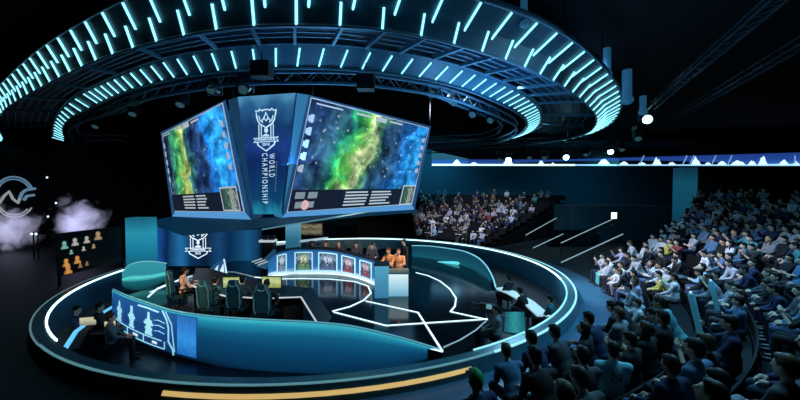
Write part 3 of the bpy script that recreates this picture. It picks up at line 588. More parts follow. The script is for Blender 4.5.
def figure(seated=True, lean=.05, wr=((-.12, .34, .62), (.12, .34, .62)), hd=((0, 1, -.2), (0, 1, -.2)), pn=((0, 0, -1), (0, 0, -1)), yaw=0., nod=.0, knee=.11, foot=.44, hair='short', sleeves='long', curl=.6, seat=.5, stride=0.):
    """body, shirt, trousers, shoes and hair meshes of one person facing +y, hips over the origin, feet at z = 0"""
    P = {}
    if seated:
        hip = V((0, 0, seat)); kn = [V((s*knee, .43, seat)) for s in (-1, 1)]; an = [V((s*knee*1.05, foot, .08)) for s in (-1, 1)]
    else:
        hip = V((0, 0, .92)); kn = [V((s*.1, .03+s*stride*.5, .5)) for s in (-1, 1)]; an = [V((s*.11, -.02+s*stride, .08)) for s in (-1, 1)]
    up = V((0, math.sin(lean), math.cos(lean))); fw_ = V((0, math.cos(lean), -math.sin(lean)))
    ch = hip+up*.34; nb = hip+up*.53; sh = [hip+up*.47+V((s*.185, 0, 0))-fw_*.01 for s in (-1, 1)]
    hc = nb+up*.02+V((0, .03+.05*lean, .15)); mt = M.Rotation(yaw, 3, 'Z') @ M.Rotation(-nod, 3, 'X')
    rot = M.Rotation(-lean, 3, 'X')
    b = MB()
    b.ell(hc, (.076, .095, .118), 16, 12, mt); b.ell(hc+mt@V((0, .03, -.06)), (.055, .062, .06), 12, 8, mt)
    b.cap(hc+mt@V((0, .09, .005)), hc+mt@V((0, .112, -.028)), .011, .016, 8)               # nose
    b.cap(hc+mt@V((-.03, .085, .022)), hc+mt@V((.03, .085, .022)), .012, .012, 7)            # brow
    b.cap(hc+mt@V((-.018, .09, -.06)), hc+mt@V((.018, .09, -.06)), .011, .011, 7)            # mouth
    for s in (-1, 1):
        b.ell(hc+mt@V((s*.03, .083, 0)), (.013, .013, .01), 8, 6); b.ell(hc+mt@V((s*.078, -.005, -.01)), (.012, .02, .032), 8, 6, mt)
    b.cap(nb-up*.06, hc-V((0, .01, .05)), .058, .052, 12)
    b.ell(ch+up*.02, (.165, .11, .19), 14, 10, rot); b.ell(hip+up*.14, (.145, .108, .16), 14, 10, rot); b.ell(hip+V((0, .01, .02)), (.165, .125, .115), 14, 10)
    b.cap(sh[0], sh[1], .062, .062, 10)
    el = []
    for i, s in enumerate((-1, 1)):
        b.cap(hip+V((s*.09, .01, -.01)), kn[i], .086, .062, 12); b.cap(kn[i], an[i], .058, .038, 12)
        b.cap(an[i]+V((0, -.02, -.035)), an[i]+V((0, .14, -.045)), .036, .03, 10)
        w = V(wr[i]); w = sh[i]+(w-sh[i])*min(1, .515/(w-sh[i]).length); e = elbow(sh[i], w, s); el.append((e, w))
        b.cap(sh[i], e, .052, .041, 10); b.cap(e, w, .041, .027, 10); hand(b, w, hd[i], pn[i], -s if False else s, curl)
    me = solid('body', b, .0105, 3, .45)
    for x in (SKIN, EYE, LIP): me.materials.append(x)
    imt = mt.transposed()
    for p in me.polygons:
        q = imt@(p.center-hc)
        if q.y > .06:
            if abs(abs(q.x)-.031) < .013 and abs(q.z) < .008: p.material_index = 1
            elif abs(q.x) < .026 and abs(q.z+.06) < .0085: p.material_index = 2
    P['body'] = me
    c = MB(); g = .014
    c.ell(ch+up*.02, (.165+g, .112+g, .19+g), 14, 10, rot); c.ell(hip+up*.14, (.152+g, .115+g, .17+g), 14, 10, rot); c.ell(hip+V((0, .0, .06)), (.17+g, .125+g, .08), 14, 8)
    c.cap(sh[0], sh[1], .062+g, .062+g, 10); c.cap(nb-up*.09, nb-up*.01, .085, .066, 12)
    for i, s in enumerate((-1, 1)):
        e, w = el[i]; c.cap(sh[i], e, .055+g, .046+g, 10)
        if sleeves == 'long': c.cap(e, e.lerp(w, .93), .046+g, .032+g, 10)
    P['top'] = solid('top', c, .02, 2, .6)
    c = MB(); c.ell(hip+V((0, .01, .01)), (.172+g*.7, .132+g*.7, .118), 14, 10)
    for i, s in enumerate((-1, 1)):
        c.cap(hip+V((s*.09, .01, -.01)), kn[i], .088+g, .066+g, 12); c.cap(kn[i], kn[i].lerp(an[i], .96), .064+g, .046+g, 12)
    P['trousers'] = solid('trousers', c, .02, 2, .6)
    for a, nm_ in zip(an, ('shoe', 'shoe2')):
        c = MB(); c.cap(a+V((0, -.03, -.035)), a+V((0, .16, -.045)), .046, .036, 10); c.cap(a+V((0, -.02, -.03)), a+V((0, -.01, .02)), .047, .047, 10)
        P[nm_] = solid('shoe', c, .018, 2, .6)
    c = MB(); c.ell(hc+mt@V((0, -.016, .026)), (.086, .098, .108), 14, 10, mt); c.ell(hc+mt@V((0, .05, .083)), (.062, .045, .035), 10, 7, mt); c.ell(hc+mt@V((0, -.05, -.03)), (.07, .055, .075), 10, 8, mt)
    if hair == 'long':
        for s in (-1, 1): c.cap(hc+mt@V((s*.07, -.03, .02)), hc+mt@V((s*.075, -.05, -.2)), .032, .03, 8)
        c.cap(hc+mt@V((0, -.07, 0)), hc+mt@V((0, -.095, -.24)), .06, .055, 10)
    if hair == 'cap': c.cap(hc+mt@V((0, .08, .07)), hc+mt@V((0, .15, .055)), .03, .02, 8)
    P['hair'] = solid('hair', c, .014, 2, .6)
    P['wrists'] = [x[1] for x in el]; P['head'] = hc
    return P
NAME = {'top': 'top', 'trousers': 'trousers', 'shoe': 'shoe', 'shoe2': 'shoe', 'hair': 'hair'}
def person(P, label, loc, rz, top, trs, hair=(.012, .01, .009), skin=(.55, .36, .27), group=None, cat='person', s=1.):
    o = bpy.data.objects.new('person', P['body']); COL.objects.link(o)
    o.location = loc; o.rotation_euler = (0, 0, rz); o.scale = (s, s, s); o.color = (*skin, 1); tag(o, label, cat, group)
    for k, m, c in (('top', CLOTH, top), ('trousers', CLOTH, trs), ('shoe', SHOE, None), ('shoe2', SHOE, None), ('hair', HAIRM, hair)):
        if not P[k].materials: P[k].materials.append(m)
        d = bpy.data.objects.new(NAME[k], P[k]); COL.objects.link(d); d.parent = o
        if c: d.color = (*c, 1)
    return o
HL = ((.15, 1, -.15), (-.15, 1, -.15))
SEATED = [figure(True, -.06, ((-.1, .3, .63), (.1, .3, .63)), HL, hair='short'),
          figure(True, .12, ((-.05, .34, .72), (.06, .34, .72)), ((.3, .8, .5), (-.3, .8, .5)), ((1, 0, 0), (-1, 0, 0)), hair='long', nod=-.35, knee=.08),
          figure(True, .5, ((-.04, .52, .58), (.04, .52, .58)), ((.4, .8, -.2), (-.4, .8, -.2)), ((1, 0, 0), (-1, 0, 0)), hair='short', nod=.15, knee=.17, foot=.36),
          figure(True, .05, ((-.06, .36, .98), (.06, .36, .98)), ((.2, .5, 1), (-.2, .5, 1)), ((1, 0, 0), (-1, 0, 0)), hair='short', sleeves='short', curl=.3),
          figure(True, -.14, ((.1, .22, .76), (-.1, .25, .74)), ((1, .25, .05), (-1, .25, 0)), ((0, -1, 0), (0, -1, 0)), hair='long', sleeves='short', yaw=.35, knee=.07, foot=.5),
          figure(True, .0, ((-.14, .36, .62), (.2, .34, 1.0)), ((.1, 1, -.1), (0, .5, 1)), ((0, 0, -1), (-1, 0, 0)), hair='cap', curl=1.3, yaw=-.25)]
PLAYER = figure(True, .12, ((-.2, .42, .76), (.2, .42, .76)), ((.1, 1, 0), (-.1, 1, 0)), ((0, 0, -1), (0, 0, -1)), hair='short', nod=-.1)
STAND = figure(False, .03, ((-.24, .12, .86), (.16, .3, 1.08)), ((0, .2, -1), (-.3, 1, .2)), ((1, 0, 0), (-1, 0, 0)), hair='short', stride=.06)
# ---------------------------------------------------------------- stands: tiers, benches, spectators
ROW0, PITCHR, RISE, NR = 11.75, .92, .235, 13
def pol(r, a, z=0): return V((CX+r*math.cos(R(a)), CY+r*math.sin(R(a)), z))
STANDS = {'side': (-82, 15), 'end': (40, 93)}
def A1(nm, k): return STANDS[nm][1] if nm == 'end' else -5+1.75*k
for nm, (a0, a1) in STANDS.items():
    mb = MB()
    for k in range(NR):
        a1 = A1(nm, k); z0, z1 = -.02, RISE*k
        if k == 0: continue
        r0, r1_ = ROW0+PITCHR*k-.62, ROW0+PITCHR*k+.3; N = 24
        for i in range(N):
            b0, b1 = a0+(a1-a0)*i/N, a0+(a1-a0)*(i+1)/N
            mb.prism([pol(r0, b0), pol(r1_, b0), pol(r1_, b1), pol(r0, b1)], z0, z1)
    struct('floor_tiers_'+nm, mb, TIER)
ORD = 'front second third fourth fifth sixth seventh eighth ninth tenth eleventh twelfth thirteenth'.split()
def nth(n):
    w = 'first second third fourth fifth sixth seventh eighth ninth tenth eleventh twelfth thirteenth fourteenth fifteenth sixteenth seventeenth eighteenth nineteenth'.split()
    if n <= 19: return w[n-1]
    t = {2: 'twenty', 3: 'thirty', 4: 'forty', 5: 'fifty', 6: 'sixty'}[n//10]
    return {'twenty': 'twentieth', 'thirty': 'thirtieth', 'forty': 'fortieth', 'fifty': 'fiftieth', 'sixty': 'sixtieth'}[t] if n % 10 == 0 else t+'-'+w[n % 10-1]
for nm, (a0, a1) in STANDS.items():
    for k in range(NR):
        rr_ = ROW0+PITCHR*k; z = RISE*k; a1 = A1(nm, k)
        t = thing('spectator_bench', f'black bench of the {ORD[k]} row in the '+('stand beside the ring' if nm == 'side' else 'far stand beyond the screens'), 'bench', pol(rr_, (a0+a1)/2, z), 0, 'spectator benches')
        aa = [a0+(a1-a0)*i/30 for i in range(31)]
        def sweep(r0, r1, za, zb): return MB().loft([[pol(r0, a, za), pol(r1, a, za), pol(r1, a, zb), pol(r0, a, zb)] for a in aa])
        sweep(rr_-.2, rr_+.17, z+.31, z+.365).build('seat', BENCH, t)
        sweep(rr_+.22, rr_+.26, z+.36, z+.7).build('backrest', BENCH, t)
        for a in aa[1::3]: MB().prism([pol(rr_-.1, a-.3), pol(rr_+.1, a-.3), pol(rr_+.1, a+.3), pol(rr_-.1, a+.3)], z, z+.315).build('support', BENCH, t)
        MB().loft([[pol(rr_+.2, a, z+.3), pol(rr_+.24, a, z+.3), pol(rr_+.24, a, z+.4), pol(rr_+.2, a, z+.4)] for a in aa]).build('back_rail', BENCH, t)
COLS = {'white': (.6, .62, .68), 'pale grey': (.38, .4, .45), 'lilac': (.42, .38, .54), 'grey': (.22, .23, .26), 'black': (.015, .016, .02), 'navy': (.02, .03, .08), 'dark grey': (.06, .065, .075),
        'denim blue': (.08, .16, .28), 'teal': (.07, .27, .31), 'light blue': (.28, .42, .56), 'dark red': (.2, .04, .05), 'olive yellow': (.5, .5, .12), 'brown': (.14, .09, .06)}
def inside(x, y, p):
    c = False
    for i in range(len(p)):
        (x0, y0), (x1, y1) = p[i-1], p[i]
        if (y0 > y) != (y1 > y) and x < (x1-x0)*(y-y0)/(y1-y0)+x0: c = not c
    return c
rg = random.Random(11)
def pick(w):
    ks = list(w); return rg.choices(ks, [w[k] for k in ks])[0]
DULL = {'black': 5, 'dark grey': 4, 'navy': 4, 'grey': 2, 'denim blue': 1.5, 'brown': .7, 'dark red': .4, 'pale grey': .6}  # bright, dim and blue lighting of the stands is put into these palettes
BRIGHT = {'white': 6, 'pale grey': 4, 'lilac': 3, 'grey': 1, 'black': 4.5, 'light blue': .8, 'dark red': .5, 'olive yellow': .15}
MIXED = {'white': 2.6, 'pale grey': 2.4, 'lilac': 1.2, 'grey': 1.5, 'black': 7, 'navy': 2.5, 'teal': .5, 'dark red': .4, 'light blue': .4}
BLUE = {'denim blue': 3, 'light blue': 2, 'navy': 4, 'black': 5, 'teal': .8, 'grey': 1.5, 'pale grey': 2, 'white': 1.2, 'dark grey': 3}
SP = []
for nm, (a0, a1) in STANDS.items():
    for k in range(NR):
        r = ROW0+PITCHR*k; z = RISE*k; step = math.degrees(.56/r) if nm == 'side' else math.degrees(.66/r)
        a = A1(nm, k)-step*.8; row = []
        while a > a0+.5*step:
            p = pol(r, a+rg.uniform(-.05, .05)*step, z); h = (p.x, p.y, z+1.2); x, y = pix(h)
            a -= step
            if not (-8 < x < 815 and y < 420): continue
            if nm == 'end' and x < 412: continue
            if h[1] < 2.5: continue
            miss = .08 if k < 6 else .2
            if nm == 'side' and y > 315: miss = .1
            if nm == 'side' and y > 300 and x > 690: miss = .35
            if nm == 'side' and inside(x, y, [(684, 232), (712, 236), (704, 275), (694, 318), (668, 318), (678, 285)]): miss = .93
            if nm == 'end': miss = .3 if k < 9 else .62
            if nm == 'side' and x < 572+(275-y)*.96: continue
            if nm == 'side' and k > 10: miss = .55
            if rg.random() < miss: continue
            row.append((p, a+step, x, y))
            if nm == 'side' and y > 290: a -= step*.18
        SP.append((nm, k, row))
total = sum(len(r) for _, _, r in SP); print('spectators', total)
STKS = []
used = {}
forced = [((610, 262), 'white', (.1, .5, .5)), ((673, 236), 'olive yellow', None), ((622, 350), 'teal', (.02, .025, .04)), ((740, 250), 'denim blue', None), ((580, 240), 'pale grey', None), ((505, 190), 'white', None), ((532, 193), 'teal', None), ((748, 352), 'navy', None), ((752, 296), 'denim blue', None)]
HOLD = ((748, 352), (752, 296))
flat = [(nm, k, i, q) for nm, k, row in SP for i, q in enumerate(row)]
fset = {}
for (fx, fy), c, tr in forced:
    b = min(flat, key=lambda f: (f[3][2]-fx)**2+(f[3][3]-fy)**2); fset[(b[0], b[1], b[2])] = (c, tr, (fx, fy) in HOLD)
green = min((f for f in flat if f[3][3] > 362), key=lambda f: (f[3][2]-450)**2+(f[3][3]-380)**2)[:3]
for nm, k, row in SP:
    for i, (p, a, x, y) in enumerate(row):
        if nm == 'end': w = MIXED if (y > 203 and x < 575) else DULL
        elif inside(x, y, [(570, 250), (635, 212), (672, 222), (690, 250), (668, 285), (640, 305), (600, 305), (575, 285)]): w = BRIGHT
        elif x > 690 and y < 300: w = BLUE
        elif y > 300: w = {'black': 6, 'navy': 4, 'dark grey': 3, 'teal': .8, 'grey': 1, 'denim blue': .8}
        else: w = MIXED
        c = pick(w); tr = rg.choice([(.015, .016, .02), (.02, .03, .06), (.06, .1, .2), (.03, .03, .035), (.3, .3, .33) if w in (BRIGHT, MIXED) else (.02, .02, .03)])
        f = fset.get((nm, k, i))
        if f: c = f[0]; tr = f[1] or tr
        hold = bool(f and f[2])
        vi = rg.choice([0, 0, 1, 2, 2, 3, 4, 5]); jit = rg.uniform(-.25, .25)
        if hold: vi = 5
        elif vi == 5 and nm == 'side' and x > 690 and y > 262: vi = 0
        hair = rg.choice([(.01, .009, .008)]*6+[(.05, .028, .015), (.09, .05, .025)])
        lab = f'spectator in {c}, {ORD[k]} row of '+('ringside stand' if nm == 'side' else 'far stand')+f', {nth(i+1)} from the stair rails'
        if (nm, k, i) == green: hair = (.02, .25, .07); vi = 5; lab = f'spectator in a green cap and {c} top, just outside the gold ring trim'
        if f and c == 'teal' and nm == 'side': vi = 0; jit = -.75; lab = 'spectator in teal jersey with dark letter on its back, among the ringside stand'
        o = person(SEATED[vi], lab, p, R(a+90+0)+jit, (.2, .56, .62) if 'jersey' in lab else COLS[c], tr, hair, rg.choice([(.62, .42, .32), (.55, .36, .27), (.48, .3, .22), (.66, .48, .38)]), 'seated spectators', s=rg.uniform(1.05, 1.15) if y > 310 and nm == 'side' else rg.uniform(.92, 1.0))
        used[(nm, k, i)] = (o, vi)
        if f and c == 'teal' and nm == 'side':
            me = text_mesh('N', .2, .006)
            for v in me.vertices: v.co = V((v.co.x, -.172, 0))+V((0, -v.co.z, .86+v.co.y))
            local(put('back_letter', me, mat('print_dark', (.01, .02, .05), .7), o))
        if hold: STKS.append((o, vi, x, y, k, i))
# inflatable cheering sticks some spectators hold up
STKM = mat('cheer_stick_blue', (.1, .42, .62), .35, emit=(.02, .12, .18), es=.5)
for o, vi, x, y, k, i in STKS[:4]:
    w = SEATED[vi]['wrists'][1]; m = M.Translation(o.location) @ M.Rotation(o.rotation_euler.z, 4, 'Z') @ M.Scale(o.scale.x, 4)
    d = V((-.12, .2, 1)).normalized(); b = w+V((-.02, .06, .06))
    pts = [m@(b-d*.16), m@(b+d*.46)]
    t = thing('cheering_stick', ('upper' if y < 325 else 'lower')+f' blue inflatable cheering stick held up in the {ORD[k]} row of ringside stand', 'cheering stick', pts[0], 0, 'cheering sticks')
    MB().cap(pts[0], pts[1], .05, .055, 12).build('tube', STKM, t, smooth=True)
    MB().cyl(pts[0].lerp(pts[1], .96), pts[1]+(pts[1]-pts[0]).normalized()*.075, .02, n=8).build('valve', PALE, t)
# stair rails between the two stands, entrance block, teal wall column, exit sign, ribbon board
def rail(label, pts, zs=None):
    pts = [V(p) for p in pts]; t = thing('hand_rail', label, 'rail', pts[0]-V((0, 0, .9)))
    MB().path(pts, .03, 7).build('top_rail', mat('rail_pale', (.25, .35, .4), .35, .5, emit=(.25, .4, .46), es=.8), t)  # top rail given its own glow in place of light falling on it
    MB().path([p-V((0, 0, .45)) for p in pts], .018, 6).build('middle_rail', METAL, t)
    for p in (pts[0], pts[0].lerp(pts[1], .5), pts[1]): MB().cyl(p-V((0, 0, .95)), p, .022, n=6).build('post', METAL, t)
rail('pale hand rail running up to the lit white sign', [at(561, 243, 21.5), at(614, 218.5, 26)])
rail('pale hand rail nearer the stand beside the ring', [at(561, 262.5, 18), at(623, 234, 19.5)])
rail('hand rail at the stair edge of the far stand', [at(526, 235, 25.5), at(560, 216, 30)])
rail('low hand rail rising from the ring to the far stand steps', [at(533, 248, 23), at(563, 234, 26)])
struct('wall_entrance', MB().prism([V((13.2, 27.2, 0)), V((21, 27.2, 0)), V((21, 33, 0)), V((13.2, 33, 0))], 0, 2.75), mat('entrance_teal', (.012, .05, .075), .7))
mb = MB()
for k in range(5): mb.box(V((12.2+k*.3, 24.9+k*.5, .09*(k+1))), (3.2, .52, .18*(k+1)))
struct('floor_stair', mb, TIER)
t = thing('lit_sign', 'small white lit sign on the entrance wall at the stair top', 'sign', at(613.5, 219, 27.1))
c = at(613.5, 215.5, 27.05); MB().box(c, (.5, .12, .56)).build('box', METAL, t); MB().box(c+V((0, -.07, 0)), (.42, .03, .48)).build('lit_face', emis('sign_light', (.8, 1, .95), 1.6), t)
t = thing('teal_column', 'square teal lit column standing behind the crowd under the ribbon board', 'column', (22.6, 31, 0))
a, b = at(681, 166, 28), at(697, 208, 28)
MB().box(((a.x+b.x)/2, 28.4, 2.9), (b.x-a.x, .8, 5.8)).build('shaft', grad_emit('column_teal', [(0, (.003, .02, .03)), (.4, (.005, .06, .11)), (.8, (.006, .075, .13)), (1, (.004, .03, .06))], 'Z', .8, .1, 3, coord='Generated'), t)  # blue light on the column put into its emission
MB().box(((a.x+b.x)/2, 28.4, .15), (b.x-a.x+.2, 1, .3)).build('foot', DARK, t)
tl = thing('ribbon_sign', 'long blue LED ribbon board along the balcony above both stands', 'LED board', (20, 33, 0))
FA, FB = at(432, 160, 36), at(815, 160, 31)
def rib(px, py, off=0):
    t_ = (px-432)/(815-432); Yv = 36+(31-36)*t_; return at(px, py, Yv-off)
xs = [432+(815-432)*i/40 for i in range(41)]
mb = MB(); mb.strip([rib(x, 165.5) for x in xs], [rib(x, 159.5-7.0*max(0, (x-560)/240)) for x in xs])
mb.build('board_face', grad_emit('ribbon_blue', [(0, (.25, .6, .9)), (.1, (.35, .75, 1.)), (.16, (.02, .1, .36)), (.5, (.012, .05, .25)), (1, (.012, .04, .2))], 'Y', 1., .1, 20), tl, fix=False)
rw = random.Random(3); WAVE = emis('wave_white', (.62, .85, 1.), 1.1); RLINE = emis('line_blue', (.25, .5, .95), .6)
for x, w, h in ((457, 9, 6), (474, 8, 2.5), (508, 10, 6.5), (541, 6, 4.5), (553, 4, 2), (604, 12, 7), (624, 9, 3), (642, 8, 2.5), (657, 9, 7.5), (672, 7, 3), (696, 9, 8.5), (708, 6, 3), (722, 9, 4), (738, 14, 5), (752, 8, 5), (763, 9, 10), (784, 9, 6), (796, 6, 4)):
    n_ = 7; mb = MB()
    mb.strip([rib(x-w/2+w*i/n_, 165, .12) for i in range(n_+1)], [rib(x-w/2+w*i/n_, 164.3-h*max(.05, math.sin(PI*i/n_))*rw.uniform(.55, 1), .12) for i in range(n_+1)])
    mb.build('wave_graphic', WAVE, tl, fix=False)
for x in (640, 683, 690, 712, 728, 795):
    mb = MB(); mb.path([rib(x, 164, .13), rib(x+(4 if x < 790 else 0), 155.5, .13)], .05, 5); mb.build('line_graphic', RLINE, tl)
MB().bar(rib(432, 164.8, .14), rib(575, 165, .14), .1, .16).build('bright_edge', emis('ribbon_edge', (.55, .88, 1), 1.5), tl)
MB().bar(rib(575, 165, .14), rib(815, 165.2, .14), .1, .1).build('bright_edge', emis('ribbon_edge_b', (.35, .7, 1), 1.1), tl)
MB().loft([[rib(x, 166.5), rib(x, 166.5)+V((0, .6, 0)), rib(x, 150)+V((0, .6, .3)), rib(x, 166)+V((0, .05, 0))] for x in (432, 815)]).build('balcony_backing', BLACK, tl)
# ---------------------------------------------------------------- stage contents
# emblem hung on the blue backdrop
bd = thing('stage_backdrop', 'dark blue lit drape wall behind the team desk, carrying the white emblem', 'backdrop', at(205, 268, 18.4))
cols = [(146, 226, 266, 17.5), (165, 228, 266, 18), (185, 230, 266, 18.4), (205, 231, 266, 18.6), (225, 231, 267, 18.7), (246, 230, 268, 18.7), (262, 229, 269, 18.6)]
curved_wall(bd, 'drape', cols, grad_emit('drape_light_beams', [(0, (.002, .01, .03)), (.1, (.008, .08, .32)), (.18, (.003, .015, .06)), (.3, (.015, .14, .34)), (.38, (.003, .03, .1)), (.5, (.002, .01, .03)), (.62, (.006, .05, .15)), (.7, (.002, .02, .06)), (.85, (.008, .08, .2)), (1, (.002, .008, .02))], 'X', .9, .05, 9), NAVY)  # vertical blue light beams put into the drape as glowing streaks
es_ = thing('emblem_sign', 'white trophy emblem sign with ribbon hung on the blue drape wall', 'sign', at(198, 262, 17.7))
emblem(es_, at(198, 241, 17.9), (1.35, 0, 0), (0, 0, 1), .8, emis('emblem_white', (.75, .9, 1.), .95))
tc = thing('lit_column', 'tall teal lit block standing behind the wing wall', 'column', at(137, 264, 16))
a, b = at(125, 218, 14.9), at(148, 264, 14.9)
MB().box(((a.x+b.x)/2, 15.2, (a.z+SZ)/2), (b.x-a.x, .6, a.z-SZ)).build('lit_body', grad_emit('column_glow', [(0, (.004, .05, .09)), (.45, (.01, .2, .32)), (.75, (.02, .28, .4)), (1, (.01, .12, .2))], 'Z', .85, .15, 3, coord='Generated'), tc)
MB().box(((a.x+b.x)/2, 15.2, SZ+.06), (b.x-a.x+.1, .7, .12)).build('foot', DARK, tc)
# portrait desk of the far team
PD = [(268, 262, 277, 15.2), (276, 254, 276.3, 15.4), (292, 250.2, 275.2, 15.7), (310, 249.6, 274.4, 15.8), (330, 250.6, 274.6, 15.75), (345, 253.4, 275.8, 15.5), (358, 256.8, 278.6, 15.0), (367, 259.2, 281.4, 14.5), (374.5, 261.5, 284.5, 14.0)]
pd = thing('portrait_desk', 'curved desk of the far team with five lit portrait screens on its front', 'desk', at(320, 275, 15.7))
T, B = curved_wall(pd, 'front_panel', PD, grad_emit('desk_front', [(0, (.8, .95, 1.)), (.14, (.5, .78, .95)), (.26, (.02, .16, .4)), (1, (.015, .1, .28))], 'Y', .95, .3, 9), NAVY)
cs = smooth_cols(PD)
rp = random.Random(9)
for (x0, x1), (c1, c2) in zip(((277, 286), (295, 312.5), (319, 337.5), (342.5, 356), (361, 372.5)), (((.2, .3, .45), (.5, .6, .7)), ((.12, .3, .14), (.6, .55, .4)), ((.1, .16, .3), (.55, .65, .8)), ((.3, .08, .14), (.75, .65, .75)), ((.28, .1, .16), (.6, .5, .6)))):
    f = fquad('portrait_screen', x0, x1, .17, .9, grad_emit('portrait_back', [(0, (.05, .14, .24)), (.4, (.02, .06, .12)), (.6, (.25, .38, .46)), (1, (.03, .09, .16))], 'Y', .8, 1.6, 3.3), pd, .04, 4)
    mb = MB(); xm = (x0+x1)/2; w = (x1-x0)/2
    for k in range(10):
        ww_ = [.95, .9, .85, .8, .7, .42, .5, .52, .46, .25][k]*w*.8*(rp.uniform(.85, 1.1)); v0, v1 = .2+.064*k, .2+.064*(k+1)
        f0 = len(mb.f); mb.strip([on_front(xm+ww_*(i/2-1), v0, .06) for i in range(5)], [on_front(xm+ww_*(i/2-1), v1, .06) for i in range(5)])
        for fi in range(f0, len(mb.f)): mb.uv[fi] = [(u_, (k+v_)/10) for u_, v_ in mb.uv[fi]]
    local(mb.build('portrait_figure', grad_emit('portrait_fig', [(0, c1), (.45, tuple(.2*v for v in c1)), (.62, tuple(1.2*v for v in c2)), (1, c1)], 'Y', 1., 1.8, 5), None, fix=False)).parent = f
    mb = MB()
    for v in (.17, .9): mb.path([on_front(x0+(x1-x0)*i/4, v, .06) for i in range(5)], .03, 5)
    for x in (x0, x1): mb.path([on_front(x, .17, .06), on_front(x, .9, .06)], .03, 5)
    local(mb.build('screen_frame', emis('frame_light', (.45, .8, 1.), .8), None)).parent = f
top = [p+V((0, 0, .01)) for p in T]; mb = MB(); mb.strip(top, [p+V((-.1, .75, 0)) for p in top]); mb.build('desk_top', DARK, pd)
MB().path([p+V((0, -.05, .0)) for p in B], .05, 6).build('base_light', emis('base_glow', (.75, .95, 1), 1.1), pd)
e = thing('end_counter', 'tall pale blue lit end block of the portrait desk', 'counter', at(381, 302, 11.95))
a, b = at(374.5, 266, 12.2), at(388.5, 301, 12.2)
MB().box(((a.x+b.x)/2, 12.5, (a.z+SZ)/2), (b.x-a.x, .6, a.z-SZ)).build('lit_body', grad_emit('end_glow', [(0, (.04, .2, .36)), (1, (.09, .38, .56))], 'Z', .8, .1, 3, coord='Generated'), e)
MB().box(((a.x+b.x)/2, 12.5, a.z+.02), (b.x-a.x+.04, .66, .04)).build('top_board', DARK, e)
e = thing('white_counter', 'white lit counter block with faint blue base in front of the standing host', 'counter', at(398, 298, 12.4))
a, b = at(388.8, 274, 12.4), at(408.3, 298, 12.4)
MB().box(((a.x+b.x)/2, 12.75, (a.z+SZ)/2), (b.x-a.x, .7, a.z-SZ)).build('lit_body', grad_emit('counter_glow', [(0, (.14, .4, .55)), (.5, (.4, .68, .8)), (1, (.75, .9, .95))], 'Z', .85, .06, 3, coord='Generated'), e)
MB().box(((a.x+b.x)/2, 12.75, a.z+.02), (b.x-a.x+.06, .76, .05)).build('top_board', mat('counter_top', (.3, .3, .25), .4), e)
# team desk, gaming chairs, players, monitors
DZ = SZ+.75
td = thing('team_desk', 'long dark angled team desk with light edge behind the curved screen wall', 'desk', onz(255, 300, SZ))
poly = [onz(x, y, DZ) for x, y in ((190, 285), (206, 291), (225, 296), (262, 298.5), (301, 297), (311, 288), (262, 282.5), (236, 276), (212, 269), (196, 268))]
MB().prism(poly, DZ-.05, DZ).build('desk_top', mat('desk_dark', (.02, .022, .026), .3), td)
c1 = [onz(301, 297, DZ), onz(311, 288, DZ), onz(331, 318, SZ+.02), onz(322, 331, SZ+.02)]
MB().slab(c1, .04).build('end_panel', mat('desk_end', (.012, .02, .03), .3), td)
MB().slab([onz(225, 296, DZ)+V((0, .25, -.03)), onz(301, 297, DZ)+V((0, .25, -.03)), V((onz(301, 297, DZ).x, onz(301, 297, DZ).y+.25, SZ)), V((onz(225, 296, DZ).x, onz(225, 296, DZ).y+.25, SZ))], .04).build('front_panel', BLACK, td)
for (x, y) in ((198, 281), (205, 271)):
    p = onz(x, y, DZ-.05); MB().cyl(p, (p.x, p.y, SZ), .04, n=8).build('leg', METAL, td)
ep = [onz(x, y, DZ+.008) for x, y in ((190, 285), (206, 291), (225, 296), (262, 298.5), (301, 297))]+[onz(322, 331, SZ+.04)]
mb = MB()
for a, b in zip(ep, ep[1:]): mb.bar(a, b, .035, .03)
mb.build('edge_light', emis('desk_edge', (.75, .8, .8), .55), td)
def monitor(label, p, rz, c, s=1.):
    t = thing('monitor', label, 'monitor', p, rz, 'desk monitors')
    def L(o): return local(o)
    L(MB().box((0, 0, .36*s), (.56*s, .04, .34*s)).build('housing', BLACK, None)).parent = t
    L(MB().box((0, -.025, .36*s), (.52*s, .01, .3*s)).build('screen', c, None)).parent = t
    L(MB().box((0, .02, .1*s), (.05, .03, .2*s)).build('stand', METAL, None)).parent = t
    L(MB().box((0, 0, .01), (.24*s, .18*s, .02)).build('foot', METAL, None)).parent = t
MON = grad_emit('monitor_green', [(0, (.2, .25, .06)), (.45, (.42, .5, .16)), (.6, (.6, .65, .34)), (1, (.32, .4, .1))], 'Z', .9, .9, 4, coord='Generated')
def placed(x, y, z): return onz(x, y, z)
monitor('desk monitor with yellow-green picture, between the two chairs seen from behind', placed(233, 294.5, DZ), .08, MON, 1.0)
monitor('desk monitor with yellow-green picture, at the end of the team desk', placed(272, 295, DZ), -.05, MON, 1.05)
